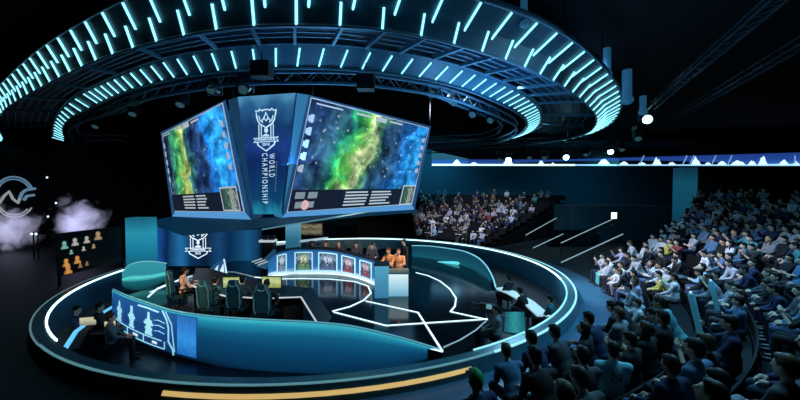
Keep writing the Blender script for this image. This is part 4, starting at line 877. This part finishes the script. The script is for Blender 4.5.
def gaming_chair(label, p, rz):
    t = thing('gaming_chair', label, 'chair', p, rz, 'gaming chairs at the team desk')
    DK = mat('chair_teal_black', (.012, .055, .075), .4)
    def L(n, mb, m, sm=False): o = local(mb.build(n, m, None, smooth=sm)); o.parent = t; return o
    mb = MB(); prof = [(.2, .5), (.25, .62), (.24, .85), (.26, 1.0), (.2, 1.1), (.15, 1.2), (.13, 1.28)]
    mb.loft([[V((-w, -.24-.06*(z-.5), z)), V((-w*.6, -.29-.06*(z-.5), z)), V((w*.6, -.29-.06*(z-.5), z)), V((w, -.24-.06*(z-.5), z)), V((w*.9, -.17-.06*(z-.5), z)), V((-w*.9, -.17-.06*(z-.5), z))] for w, z in prof]); b = L('backrest', mb, DK)
    mb = MB()
    for sg in (-1, 1): mb.path([V((sg*w*.82, -.295-.06*(z-.5), z)) for w, z in prof], .016, 6)
    mb.path([V((-.1, -.33, 1.17)), V((-.05, -.335, 1.12)), V((.05, -.335, 1.12)), V((.1, -.33, 1.17))], .02, 6)
    o = local(mb.build('back_stripe', mat('chair_stripe', (.05, .2, .24), .4, emit=(.1, .3, .34), es=.12), None)); o.parent = b
    L('seat', MB().box((0, .02, .45), (.5, .5, .1)), DK); 
    for sg in (-1, 1):
        mb = MB(); mb.bar((sg*.3, .0, .45), (sg*.3, 0, .66), .05, .05); mb.box((sg*.3, .04, .68), (.08, .3, .04)); L('armrest', mb, BLACK)
    L('gas_lift', MB().cyl((0, 0, .1), (0, 0, .42), .035), METAL)
    mb = MB()
    for k in range(5): mb.bar((0, 0, .1), (.3*math.cos(k*1.257), .3*math.sin(k*1.257), .06), .05, .04); mb.ell((.3*math.cos(k*1.257), .3*math.sin(k*1.257), .035), (.03, .03, .035), 8, 6)
    L('wheel_base', mb, BLACK)
PL = [('gaming chair seen from behind, before the end monitor', 'player in black top seen from behind at the end monitor', (265.5, 328), .05, (.02, .03, .04)),
      ('gaming chair seen from behind, middle one of the team desk', 'player in teal black top seen from behind in the middle chair', (212, 322), -.3, (.03, .1, .11)),
      ('gaming chair turned sideways by the emblem end of the desk', 'player in pale jersey lit orange, leaning to the desk below the emblem', (180, 309), -.75, (.5, .42, .36)),
      ('gaming chair hidden between the middle and end chairs', 'player in dark top leaning toward the monitor between two chairs', (240, 322), -.15, (.05, .07, .08))]
for cl, plb, (x, y), rz, tc_ in PL:
    p = onz(x, y, SZ); gaming_chair(cl, p, rz); d = V((-math.sin(rz), math.cos(rz), 0))
    person(PLAYER, plb, p+d*.06, rz, tc_, (.02, .02, .025), cat='player' if False else 'person')
# players behind the portrait desk
for lb, x, y, yy in (('far team player with dark hair behind the first portrait', 312, 243, 17.0), ('far team player with fair lit face behind the third portrait', 340, 243, 17.0), ('far team player at the counter end of the portrait desk', 372, 246.5, 16.4), ('far team player between the first two lit faces', 326, 244, 17.1), ('far team player next to the counter end player', 357, 245.5, 16.8)):
    p = at(x, y, yy); rz = PI+random.uniform(-.3, .3); gaming_chair('gaming chair behind portrait desk, of the '+lb.replace('far team ', '').replace(' the portrait desk', ' it'), (p.x, p.y, SZ), rz)
    d = V((-math.sin(rz), math.cos(rz), 0)); person(PLAYER, lb, V((p.x, p.y, SZ))+d*.06, rz, (.05, .05, .07), (.02, .02, .03), (.02, .012, .01) if x != 340 else (.25, .2, .12))
# host and seated casters at the white counter
p = at(405, 240, 14.6); person(STAND, 'standing host in dark jacket behind the white counter', (p.x, p.y, SZ), PI*.62, (.015, .02, .025), (.012, .014, .02))
for lb, x, yy, tcol, rz in (('seated caster in orange lit shirt at the white counter', 390, 13.9, (.75, .4, .2), 2.5), ('seated caster in orange lit jacket leaning on the white counter', 399, 13.7, (.6, .32, .18), 2.9)):  # orange light on both casters put into their clothing colours
    p = at(x, 260, yy); t = thing('bar_stool', 'stool under the '+lb.split(' at the')[0].split(' leaning')[0], 'stool', (p.x, p.y, SZ)); MB().cyl((p.x, p.y, SZ+.56), (p.x, p.y, SZ+.62), .18, n=16).build('seat', BLACK, t); MB().cyl((p.x, p.y, SZ+.02), (p.x, p.y, SZ+.57), .03).build('pole', METAL, t); MB().cyl((p.x, p.y, SZ), (p.x, p.y, SZ+.03), .2, n=16).build('foot', METAL, t)
    person(PLAYER, lb, (p.x, p.y, SZ+.2), rz, tcol, (.02, .02, .03), (.06, .03, .02))
# entrance stack with white top edge
t = thing('entrance_frame', 'dark equipment tower with white lit top shelf beside the drape wall', 'equipment tower', at(269, 270, 17))
a = at(261.5, 241, 17); b = at(273.5, 268, 17)
for x in (a.x, b.x): MB().bar((x, 17, SZ), (x, 17, a.z), .09, .09).build('post', METAL, t)
MB().box(((a.x+b.x)/2, 17.1, a.z), (b.x-a.x+.15, .5, .1)).build('shelf', emis('shelf_white', (.55, .65, .7), .7), t)
MB().box(((a.x+b.x)/2, 17.3, (a.z+SZ)/2), (b.x-a.x, .3, a.z-SZ-.1)).build('back', BLACK, t)
for i in range(2): MB().box((a.x+.18+.3*i, 17.1, a.z+.16), (.24, .3, .22)).build('equipment_case', METAL, t)
t = thing('stage_ramp', 'tilted blue panel with pale tubes leaning beside the portrait desk', 'stage panel', at(262, 266, 16))
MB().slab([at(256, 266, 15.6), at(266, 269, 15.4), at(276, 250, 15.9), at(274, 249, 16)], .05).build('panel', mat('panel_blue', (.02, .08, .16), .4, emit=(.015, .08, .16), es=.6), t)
mb = MB()
for k in range(3): mb.bar(at(252+3*k, 262+1.5*k, 15.6), at(262+3*k, 258.5+1.5*k, 15.6), .05, .05)
mb.build('tubes', emis('ramp_tubes', (.5, .65, .7), .5), t)
t = thing('blue_wing_flag', 'slanted blue fabric wing with pale stripes beside the seated player', 'banner', at(222, 274, 15.5))
fp = [at(208, 275, 15.3), at(227, 276, 15.0), at(224, 259, 15.3), at(217, 262, 15.4), at(210, 268, 15.4)]
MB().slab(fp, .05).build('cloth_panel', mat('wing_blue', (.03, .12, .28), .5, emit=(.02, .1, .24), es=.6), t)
MB().slab([at(212, 273, 14.95), at(217, 272.5, 14.95), at(218, 265, 15.1)], .03).build('pale_stripe', PALE, t)
MB().slab([at(219, 273, 14.9), at(224, 273.5, 14.85), at(223, 264, 15.0)], .03).build('pale_stripe', PALE, t)
MB().bar(at(227, 276, 15), at(224, 259, 15.3), .05, .05).build('edge_pole', PALE, t)
t = thing('crowd_video_panel', 'small amber video panel hung under the larger screen edge', 'video screen', at(310, 235, 19))
a, b = at(298.5, 223.5, 19), at(322, 235, 19)
MB().box(((a.x+b.x)/2, 19.1, (a.z+b.z)/2), (b.x-a.x+.12, .15, a.z-b.z+.12)).build('housing', BLACK, t)
mb = MB(); mb.strip([V((a.x, 19, b.z)), V((b.x, 19, b.z))], [V((a.x, 19, a.z)), V((b.x, 19, a.z))]); mb.build('picture', grad_emit('amber_picture', [(0, (.03, .03, .02)), (.3, (.2, .17, .1)), (.5, (.07, .05, .03)), (.75, (.22, .2, .12)), (1, (.05, .04, .03))], 'Y', .9, .8, 5), t, fix=False)
for x in (a.x+.1, b.x-.1): MB().cyl((x, 19.15, a.z), (x, 19.15, 9.62), .015, n=6).build('hanging_cable', METAL, t)
t = thing('blue_screen_block', 'pale blue lit block under the seam of the banner and larger screen', 'lit block', at(291, 242, 17.5))
a, b = at(285, 221, 17.5), at(298, 241, 17.5); MB().box(((a.x+b.x)/2, 17.8, (a.z+SZ)/2), (b.x-a.x, .5, a.z-SZ)).build('lit_body', grad_emit('block_glow', [(0, (.01, .05, .09)), (.6, (.03, .16, .26)), (1, (.12, .36, .52))], 'Z', .8, .1, 3, coord='Generated'), t)
MB().box(((a.x+b.x)/2, 17.8, SZ+.05), (b.x-a.x+.1, .6, .1)).build('foot', DARK, t)
MB().bar(at(266, 245.5, 17.3), at(328, 238, 18.5), .12, .1).build('light_bar', emis('bar_light', (.45, .65, .75), .6), t)
# ---------------------------------------------------------------- pit crew
def tripod_camera(label, p, rz, z0, h=1.35):
    t = thing('tripod_camera', label, 'camera', p, rz, 'pit cameras')
    def L(n, mb, m): o = local(mb.build(n, m, None)); o.parent = t; return o
    for k in range(3): L('leg', MB().cyl((0, 0, h-.2), (.38*math.cos(k*2.094), .38*math.sin(k*2.094), .01), .022, .016, 7), METAL)
    L('pan_head', MB().cyl((0, 0, h-.22), (0, 0, h), .05), METAL)
    L('camera_body', MB().box((0, 0, h+.12), (.2, .42, .24)), BLACK); L('lens', MB().cyl((0, .2, h+.12), (0, .48, h+.12), .075, .09, 12), DARK)
    L('viewfinder', MB().box((-.14, -.1, h+.2), (.1, .14, .1)), emis('viewfinder_glow', (.2, .45, .5), .5)); L('pan_handle', MB().cyl((.05, -.1, h), (.1, -.6, h-.1), .014, n=6), METAL)
tripod_camera('broadcast camera on tripod by the stage tip, aimed across the stage', onz(487, 345, TZ), 1.0, TZ, 1.0)
for lb, x, y, rz in (('pit crew member in black seated highest along the lit desk', 508, 309, .6), ('pit crew member in black seated midway along the lit pit desk', 528, 326, .7), ('pit crew member in dark teal at the ring end of lit desk', 549, 337, .9), ('pit crew member in grey top at the tripod camera', 496, 352, 1.3)):
    p = onz(x, y, TZ)
    t = thing('office_stool', 'black stool under the '+lb.replace('pit crew member', 'crew member').split(',')[0].replace('seated ', ''), 'stool', p); MB().cyl((p.x, p.y, TZ+.36), (p.x, p.y, TZ+.42), .19, n=16).build('seat', BLACK, t); MB().cyl((p.x, p.y, TZ+.02), (p.x, p.y, TZ+.37), .03).build('pole', METAL, t); MB().cyl((p.x, p.y, TZ), (p.x, p.y, TZ+.03), .22, n=16).build('foot', METAL, t)
    person(SEATED[0 if x != 528 else 2], lb, p, rz, (.02, .025, .03) if x not in (549, 496) else ((.03, .12, .14) if x == 549 else (.16, .2, .22)), (.02, .02, .03))
t = thing('pit_desk', 'narrow crew desk with bright white lit top in the pit beside the ring', 'desk', onz(515, 312, TZ))
dp = [onz(x, y, TZ+.72) for x, y in ((499, 288), (512, 293), (528, 302), (544, 316))]
mb = MB()
for a, b in zip(dp, dp[1:]): mb.bar(a, b, .42, .05)
mb.build('desk_top', mat('desk_white', (.5, .6, .65), .4, emit=(.45, .65, .75), es=.55), t)
for p in (dp[0], dp[1], dp[2], dp[3]): MB().cyl((p.x, p.y, TZ), p, .03, n=7).build('leg', METAL, t)
t = thing('pit_floor_screen', 'teal glowing floor monitor beside the crew desk', 'monitor', onz(514, 335, TZ))
MB().slab([at(503, 333, 11.2), at(527, 335, 11.0), at(525, 311, 11.6), at(504, 311, 11.8)], .08).build('housing', BLACK, t)
mb = MB(); mb.strip([at(504, 332, 11.15), at(526, 334, 10.95)], [at(505, 312, 11.72), at(524, 312, 11.52)]); mb.build('screen', grad_emit('floor_teal', [(0, (.01, .1, .12)), (.5, (.03, .32, .34)), (1, (.01, .12, .16))], 'X', .75, .5, 4), t, fix=False)
for lb, x, y, rz, tcv in (('pit crew member in black by the warm monitor, under the curved graphic panel', 101, 348, -1.1, (.02, .02, .025)), ('pit crew member in dark blue seated at the blue light bar', 78, 352, -1.2, (.03, .05, .1)), ('pit crew member in grey top next to the warm monitor', 112, 362, -1.0, (.12, .13, .14))):
    p = onz(x, y, TZ)
    t = thing('office_stool', 'black stool under the '+lb.replace('pit crew member', 'crew member').split(',')[0].replace('seated ', ''), 'stool', p); MB().cyl((p.x, p.y, TZ+.36), (p.x, p.y, TZ+.42), .19, n=16).build('seat', BLACK, t); MB().cyl((p.x, p.y, TZ+.02), (p.x, p.y, TZ+.37), .03).build('pole', METAL, t); MB().cyl((p.x, p.y, TZ), (p.x, p.y, TZ+.03), .22, n=16).build('foot', METAL, t)
    person(SEATED[0], lb, p, rz, tcv, (.02, .02, .03))
t = thing('pit_table', 'black crew table in the pit with a blue light bar along it', 'table', onz(90, 330, TZ))
dp = [onz(x, y, TZ+.72) for x, y in ((64, 352), (76, 333), (96, 318), (116, 306))]
mb = MB()
for a, b in zip(dp, dp[1:]): mb.bar(a, b, .5, .05)
mb.build('table_top', BLACK, t)
mb = MB()
for a, b in zip(dp, dp[1:]): mb.bar(a+V((0, 0, .04)), b+V((0, 0, .04)), .1, .04)
mb.build('light_bar', emis('pit_blue', (.12, .5, .85), 1.), t)
for p in dp: MB().cyl((p.x, p.y, TZ), p, .03, n=7).build('leg', METAL, t)
WARM = grad_emit('monitor_warm', [(0, (.2, .2, .15)), (.5, (.5, .5, .35)), (1, (.65, .6, .4))], 'Z', .8, .8, 4, coord='Generated')
t = thing('crew_cabinet', 'low black crew cabinet in the pit carrying two warm monitors', 'cabinet', onz(98, 352, TZ))
a = onz(98, 352, TZ); MB().box((a.x, a.y, TZ+.3), (1.1, .5, .56)).build('body', BLACK, t); MB().box((a.x, a.y, TZ+.6), (1.16, .56, .04)).build('top_board', DARK, t); MB().box((a.x, a.y-.26, TZ+.3), (.03, .02, .3)).build('handle', METAL, t)
monitor('pit monitor with warm yellow picture on the crew cabinet', (a.x-.25, a.y, TZ+.62), .25, WARM, .75)
monitor('small pit monitor with pale picture by the curved wall', (a.x+.33, a.y+.05, TZ+.62), .3, WARM, .5)
MB()
# ---------------------------------------------------------------- far side: neon sign, photo board, smoke, small lamps
ns = thing('neon_sign', 'round neon emblem with zigzag letter strokes on the dark wing wall', 'sign', at(14, 195, 26))
NB, NW = emis('neon_blue', (.22, .42, .62), .38), emis('neon_pale', (.5, .56, .6), .42)
mb = MB(); c = at(14, 197, 25.95)
def ringpath(r, a0, a1): return [c+V((r*math.cos(R(a)), 0, r*math.sin(R(a)))) for a in range(a0, a1, 8)]
mb.path(ringpath(1.5, 25, 175), .06, 6); mb.path(ringpath(1.32, 22, 170), .05, 6); mb.build('upper_arc', NB, ns)
mb = MB(); mb.path(ringpath(1.5, 200, 330), .05, 6); mb.path(ringpath(1.32, 205, 325), .05, 6); mb.build('lower_arc', NW, ns)
mb = MB(); mb.path([at(x, y, 25.9) for x, y in ((-3, 192), (0, 203), (4, 196), (9, 191.5), (13, 199), (18, 203), (21, 195))], .09, 6); mb.build('zigzag_stroke', NW, ns)
mb = MB(); mb.path([at(x, y, 25.9) for x, y in ((20, 198), (22, 193), (26, 190), (35, 188.5))], .1, 6); mb.path([at(x, y, 25.9) for x, y in ((24, 200), (27, 196), (34, 195))], .1, 6); mb.build('flag_stroke', NB, ns)
pb = thing('player_photo_board', 'black board glowing with orange and teal player busts by the smoke', 'display board', at(80, 276, 15.5))
bp = [at(57, 277, 14.5), at(122, 262, 16), at(122, 226, 16), at(54, 234, 14.5)]
MB().slab(bp, .12).build('board', mat('board_dark', (.012, .014, .02), .5), pb)
bp2 = [bp[3], bp[2], bp[1], bp[0]]
for k, (u, v, s, cc) in enumerate(((.13, .62, .26, 't'), (.28, .66, .26, 'w'), (.45, .68, .24, 'w'), (.62, .72, .3, 'a'), (.22, .47, .15, 't'), (.4, .5, .15, 'w'), (.55, .52, .15, 'a'), (.14, .2, .26, 'o'), (.3, .22, .26, 'o'), (.16, .02, .3, 'o'), (.34, .1, .16, 'b'), (.44, .12, .14, 'b'))):
    n_ = 12; mb = MB(); q = [bp2[0], bp2[1], bp2[2], bp2[3]]
    def bu(a, b): return quv(q, u+a*s*.42, v+b*s*.7, .06)
    mb.slab([bu(.3*math.cos(i*PI/6), .72+.3*math.sin(i*PI/6)) for i in range(12)], .03)
    mb.slab([bu(*p_) for p_ in ((-.5, 0), (.5, 0), (.46, .25), (.25, .42), (-.25, .42), (-.46, .25))], .03)
    cc_ = {'t': (.2, .5, .45), 'w': (.5, .5, .45), 'a': (.45, .32, .16), 'o': (.75, .32, .08), 'b': (.35, .18, .08)}[cc]
    mb.build('player_bust', grad_emit('bust_'+cc, [(0, tuple(.3*x for x in cc_)), (.5, cc_), (1, tuple(.5*x for x in cc_))], 'X', .8, 1.5, 7, coord='Generated'), pb)
for p in (bp[0], bp[1]): MB().bar((p.x, p.y+.1, 0), (p.x, p.y+.1, p.z+.1), .08, .08).build('leg', METAL, pb)
def smoke(label, c, r, col, dens, es):
    m = bpy.data.materials.new('smoke_lit'); m.use_nodes = True; n, l = m.node_tree.nodes, m.node_tree.links; n.remove(n['Principled BSDF'])
    v = n.new('ShaderNodeVolumePrincipled'); l.new(v.outputs[0], n['Material Output'].inputs['Volume'])
    g = n.new('ShaderNodeTexCoord'); t = n.new('ShaderNodeTexNoise'); t.inputs['Scale'].default_value = 1.15; t.inputs['Detail'].default_value = 8; t.inputs['Roughness'].default_value = .65; t.inputs['Distortion'].default_value = .5
    l.new(g.outputs['Object'], t.inputs['Vector'])
    rm = n.new('ShaderNodeMapRange'); rm.inputs['From Min'].default_value = .03; rm.inputs['From Max'].default_value = .3
    ln = n.new('ShaderNodeVectorMath'); ln.operation = 'LENGTH'; mp = n.new('ShaderNodeMapping'); mp.inputs['Scale'].default_value = tuple(1/x for x in r); l.new(g.outputs['Object'], mp.inputs['Vector']); l.new(mp.outputs[0], ln.inputs[0])
    fo = n.new('ShaderNodeMapRange'); fo.inputs['From Min'].default_value = 1; fo.inputs['From Max'].default_value = .7; l.new(ln.outputs['Value'], fo.inputs['Value'])
    er = n.new('ShaderNodeMath'); er.operation = 'MULTIPLY_ADD'; er.inputs[1].default_value = -.52; l.new(ln.outputs['Value'], er.inputs[0]); l.new(t.outputs['Fac'], er.inputs[2])
    ad = n.new('ShaderNodeMath'); ad.inputs[1].default_value = -.14; l.new(er.outputs[0], ad.inputs[0]); l.new(ad.outputs[0], rm.inputs['Value'])
    mu = n.new('ShaderNodeMath'); mu.operation = 'MULTIPLY'; l.new(rm.outputs[0], mu.inputs[0]); l.new(fo.outputs[0], mu.inputs[1])
    mu2 = n.new('ShaderNodeMath'); mu2.operation = 'MULTIPLY'; mu2.inputs[1].default_value = dens; l.new(mu.outputs[0], mu2.inputs[0]); l.new(mu2.outputs[0], v.inputs['Density'])
    mu3 = n.new('ShaderNodeMath'); mu3.operation = 'MULTIPLY'; mu3.inputs[1].default_value = es; l.new(mu.outputs[0], mu3.inputs[0]); l.new(mu3.outputs[0], v.inputs['Emission Strength'])  # smoke glows by itself, standing in for light on it
    v.inputs['Color'].default_value = (*col, 1); v.inputs['Emission Color'].default_value = (*col, 1)
    o = local(MB().ell((0, 0, 0), r, 20, 14).build('smoke_cloud', m, None, smooth=True)); o.location = c; tag(o, label, 'smoke', kind='stuff')
smoke('pale lilac smoke drifting up behind the photo board', at(78, 222, 19.5), (2.0, 1.2, 2.0), (.52, .52, .8), .7, 1.1)
smoke('pale lilac smoke spreading below the round neon sign', at(10, 228, 22.5), (2.6, 1.2, 2.2), (.52, .52, .76), .6, .75)
for lb, x, y, Y in (('tiny round white lamp high on the dark wing wall', 47, 177.5, 25.8), ('tiny white lamp on the wing wall beside the smoke', 48, 216.5, 25.8), ('white lamp of a close pair at the edge of the smoke, sign side', 31.5, 234, 20), ('white lamp of a close pair at the edge of the smoke, board side', 36, 234, 20), ('small lamp among smoke tops near the photo board', 56, 203, 25.8)):
    p = at(x, y, Y); t = thing('small_lamp', lb, 'lamp', p, 0, 'small white lamps'); MB().box(p+V((0, .1, 0)), (.14, .14, .14)).build('housing', BLACK, t); MB().ell(p, (.075, .05, .075), 8, 6).build('bulb', emis('tiny_lamp', (.75, .9, 1), 1.2), t)
    if Y < 25: MB().bar(p+V((0, .1, 0)), (p.x, p.y+.1, 0), .05, .05).build('post', METAL, t)
# ---------------------------------------------------------------- light
def area(name, loc, target, size, col, e, spread=180, shape='DISK'):
    l = bpy.data.lights.new(name, 'AREA'); l.shape = shape; l.size = size; l.energy = e; l.color = col; l.spread = R(spread)
    o = bpy.data.objects.new(name, l); COL.objects.link(o); o.location = loc; o.rotation_euler = (V(target)-V(loc)).to_track_quat('-Z', 'Y').to_euler()
def spot(name, loc, target, ang, col, e, r=.3, blend=.6):
    l = bpy.data.lights.new(name, 'SPOT'); l.spot_size = R(ang); l.spot_blend = blend; l.energy = e; l.color = col; l.shadow_soft_size = r
    o = bpy.data.objects.new(name, l); COL.objects.link(o); o.location = loc; o.rotation_euler = (V(target)-V(loc)).to_track_quat('-Z', 'Y').to_euler()
spot('audience_key', (1, 14, 8.6), (9.2, 13.2, 1.2), 36, (.9, .88, 1.), 10500)
spot('far_stand_key', (1, 18, 8.6), (6.2, 28.5, 1.6), 46, (.75, .85, 1.), 6000)
spot('upper_stand_blue', (4, 14, 9), (16, 15, 3), 55, (.42, .66, 1.), 5200)
spot('near_stand_teal', (-2, 15, 7.2), (4.5, 6, 1.), 50, (.25, .75, .95), 5200)
spot('far_stand_fill', (6, 20, 9), (14, 28, 3), 70, (.3, .65, .85), 1500)
area('stage_wash', (-2.9, 16, 7.4), (-2.9, 15, 0), 5, (.3, .75, 1.), 300)
spot('players_warm', (-7.5, 4.5, 6.4), (-6.6, 11.2, .9), 30, (1., .6, .34), 3000, .2)
spot('players_white', (-3, 4, 6.6), (-4.6, 10, .9), 26, (.8, .9, 1.), 700, .2)
spot('casters_warm', (1.5, 10.5, 5.5), (0, 13.9, 1.2), 22, (1., .6, .32), 1600)
spot('desk_players', (-1, 8.5, 3.4), (-2.3, 17, 1.25), 26, (1., .82, .66), 1900, .2)
spot('entrance_teal', (9, 20, 6), (16, 27, 1.6), 50, (.2, .7, 1.), 500)  # added light to bring up the dark entrance wall
spot('host_side', (3, 12, 6), (.2, 14.6, 1.4), 20, (.5, .8, 1), 900)
area('pit_fill', (5.2, 15.5, 4.5), (4.2, 12.5, -.4), 1.5, (.35, .75, 1.), 120)
area('ring_floor_blue', (9, 10, 6.5), (5.5, 8.5, 0), 3, (.2, .6, 1.), 380)
area('far_wall_teal', (4, 36, 7.5), (4, 40, 4), 6, (.1, .6, .9), 420)
area('column_wall_teal', (20, 33, 5.2), (18, 40, 4), 4, (.1, .6, .9), 160)
area('ceiling_blue', (-3, 13, 5.2), (-3, 11.5, 9), 3, (.15, .5, 1.), 260)  # unseen light added to bring up the slats between the rings
area('ceiling_blue_side', (3, 13, 5.2), (5.5, 11, 9), 3, (.15, .5, 1.), 200)  # second added light for the slats, towards the stands
area('near_stand_top', (5.5, 6.5, 8.5), (6, 5.5, 0), 2.5, (.2, .62, .85), 300)  # overhead light added to brighten the nearest spectators
w = bpy.data.worlds.new('world'); scene.world = w; w.use_nodes = True
b = w.node_tree.nodes['Background']; b.inputs[0].default_value = (.25, .5, .8, 1); b.inputs[1].default_value = .012
scene.view_settings.view_transform = 'Standard'; scene.view_settings.look = 'None'; scene.view_settings.exposure = .22
scene.cycles.use_denoising = True
scene.cycles.sample_clamp_indirect = 4
scene.cycles.max_bounces = 6
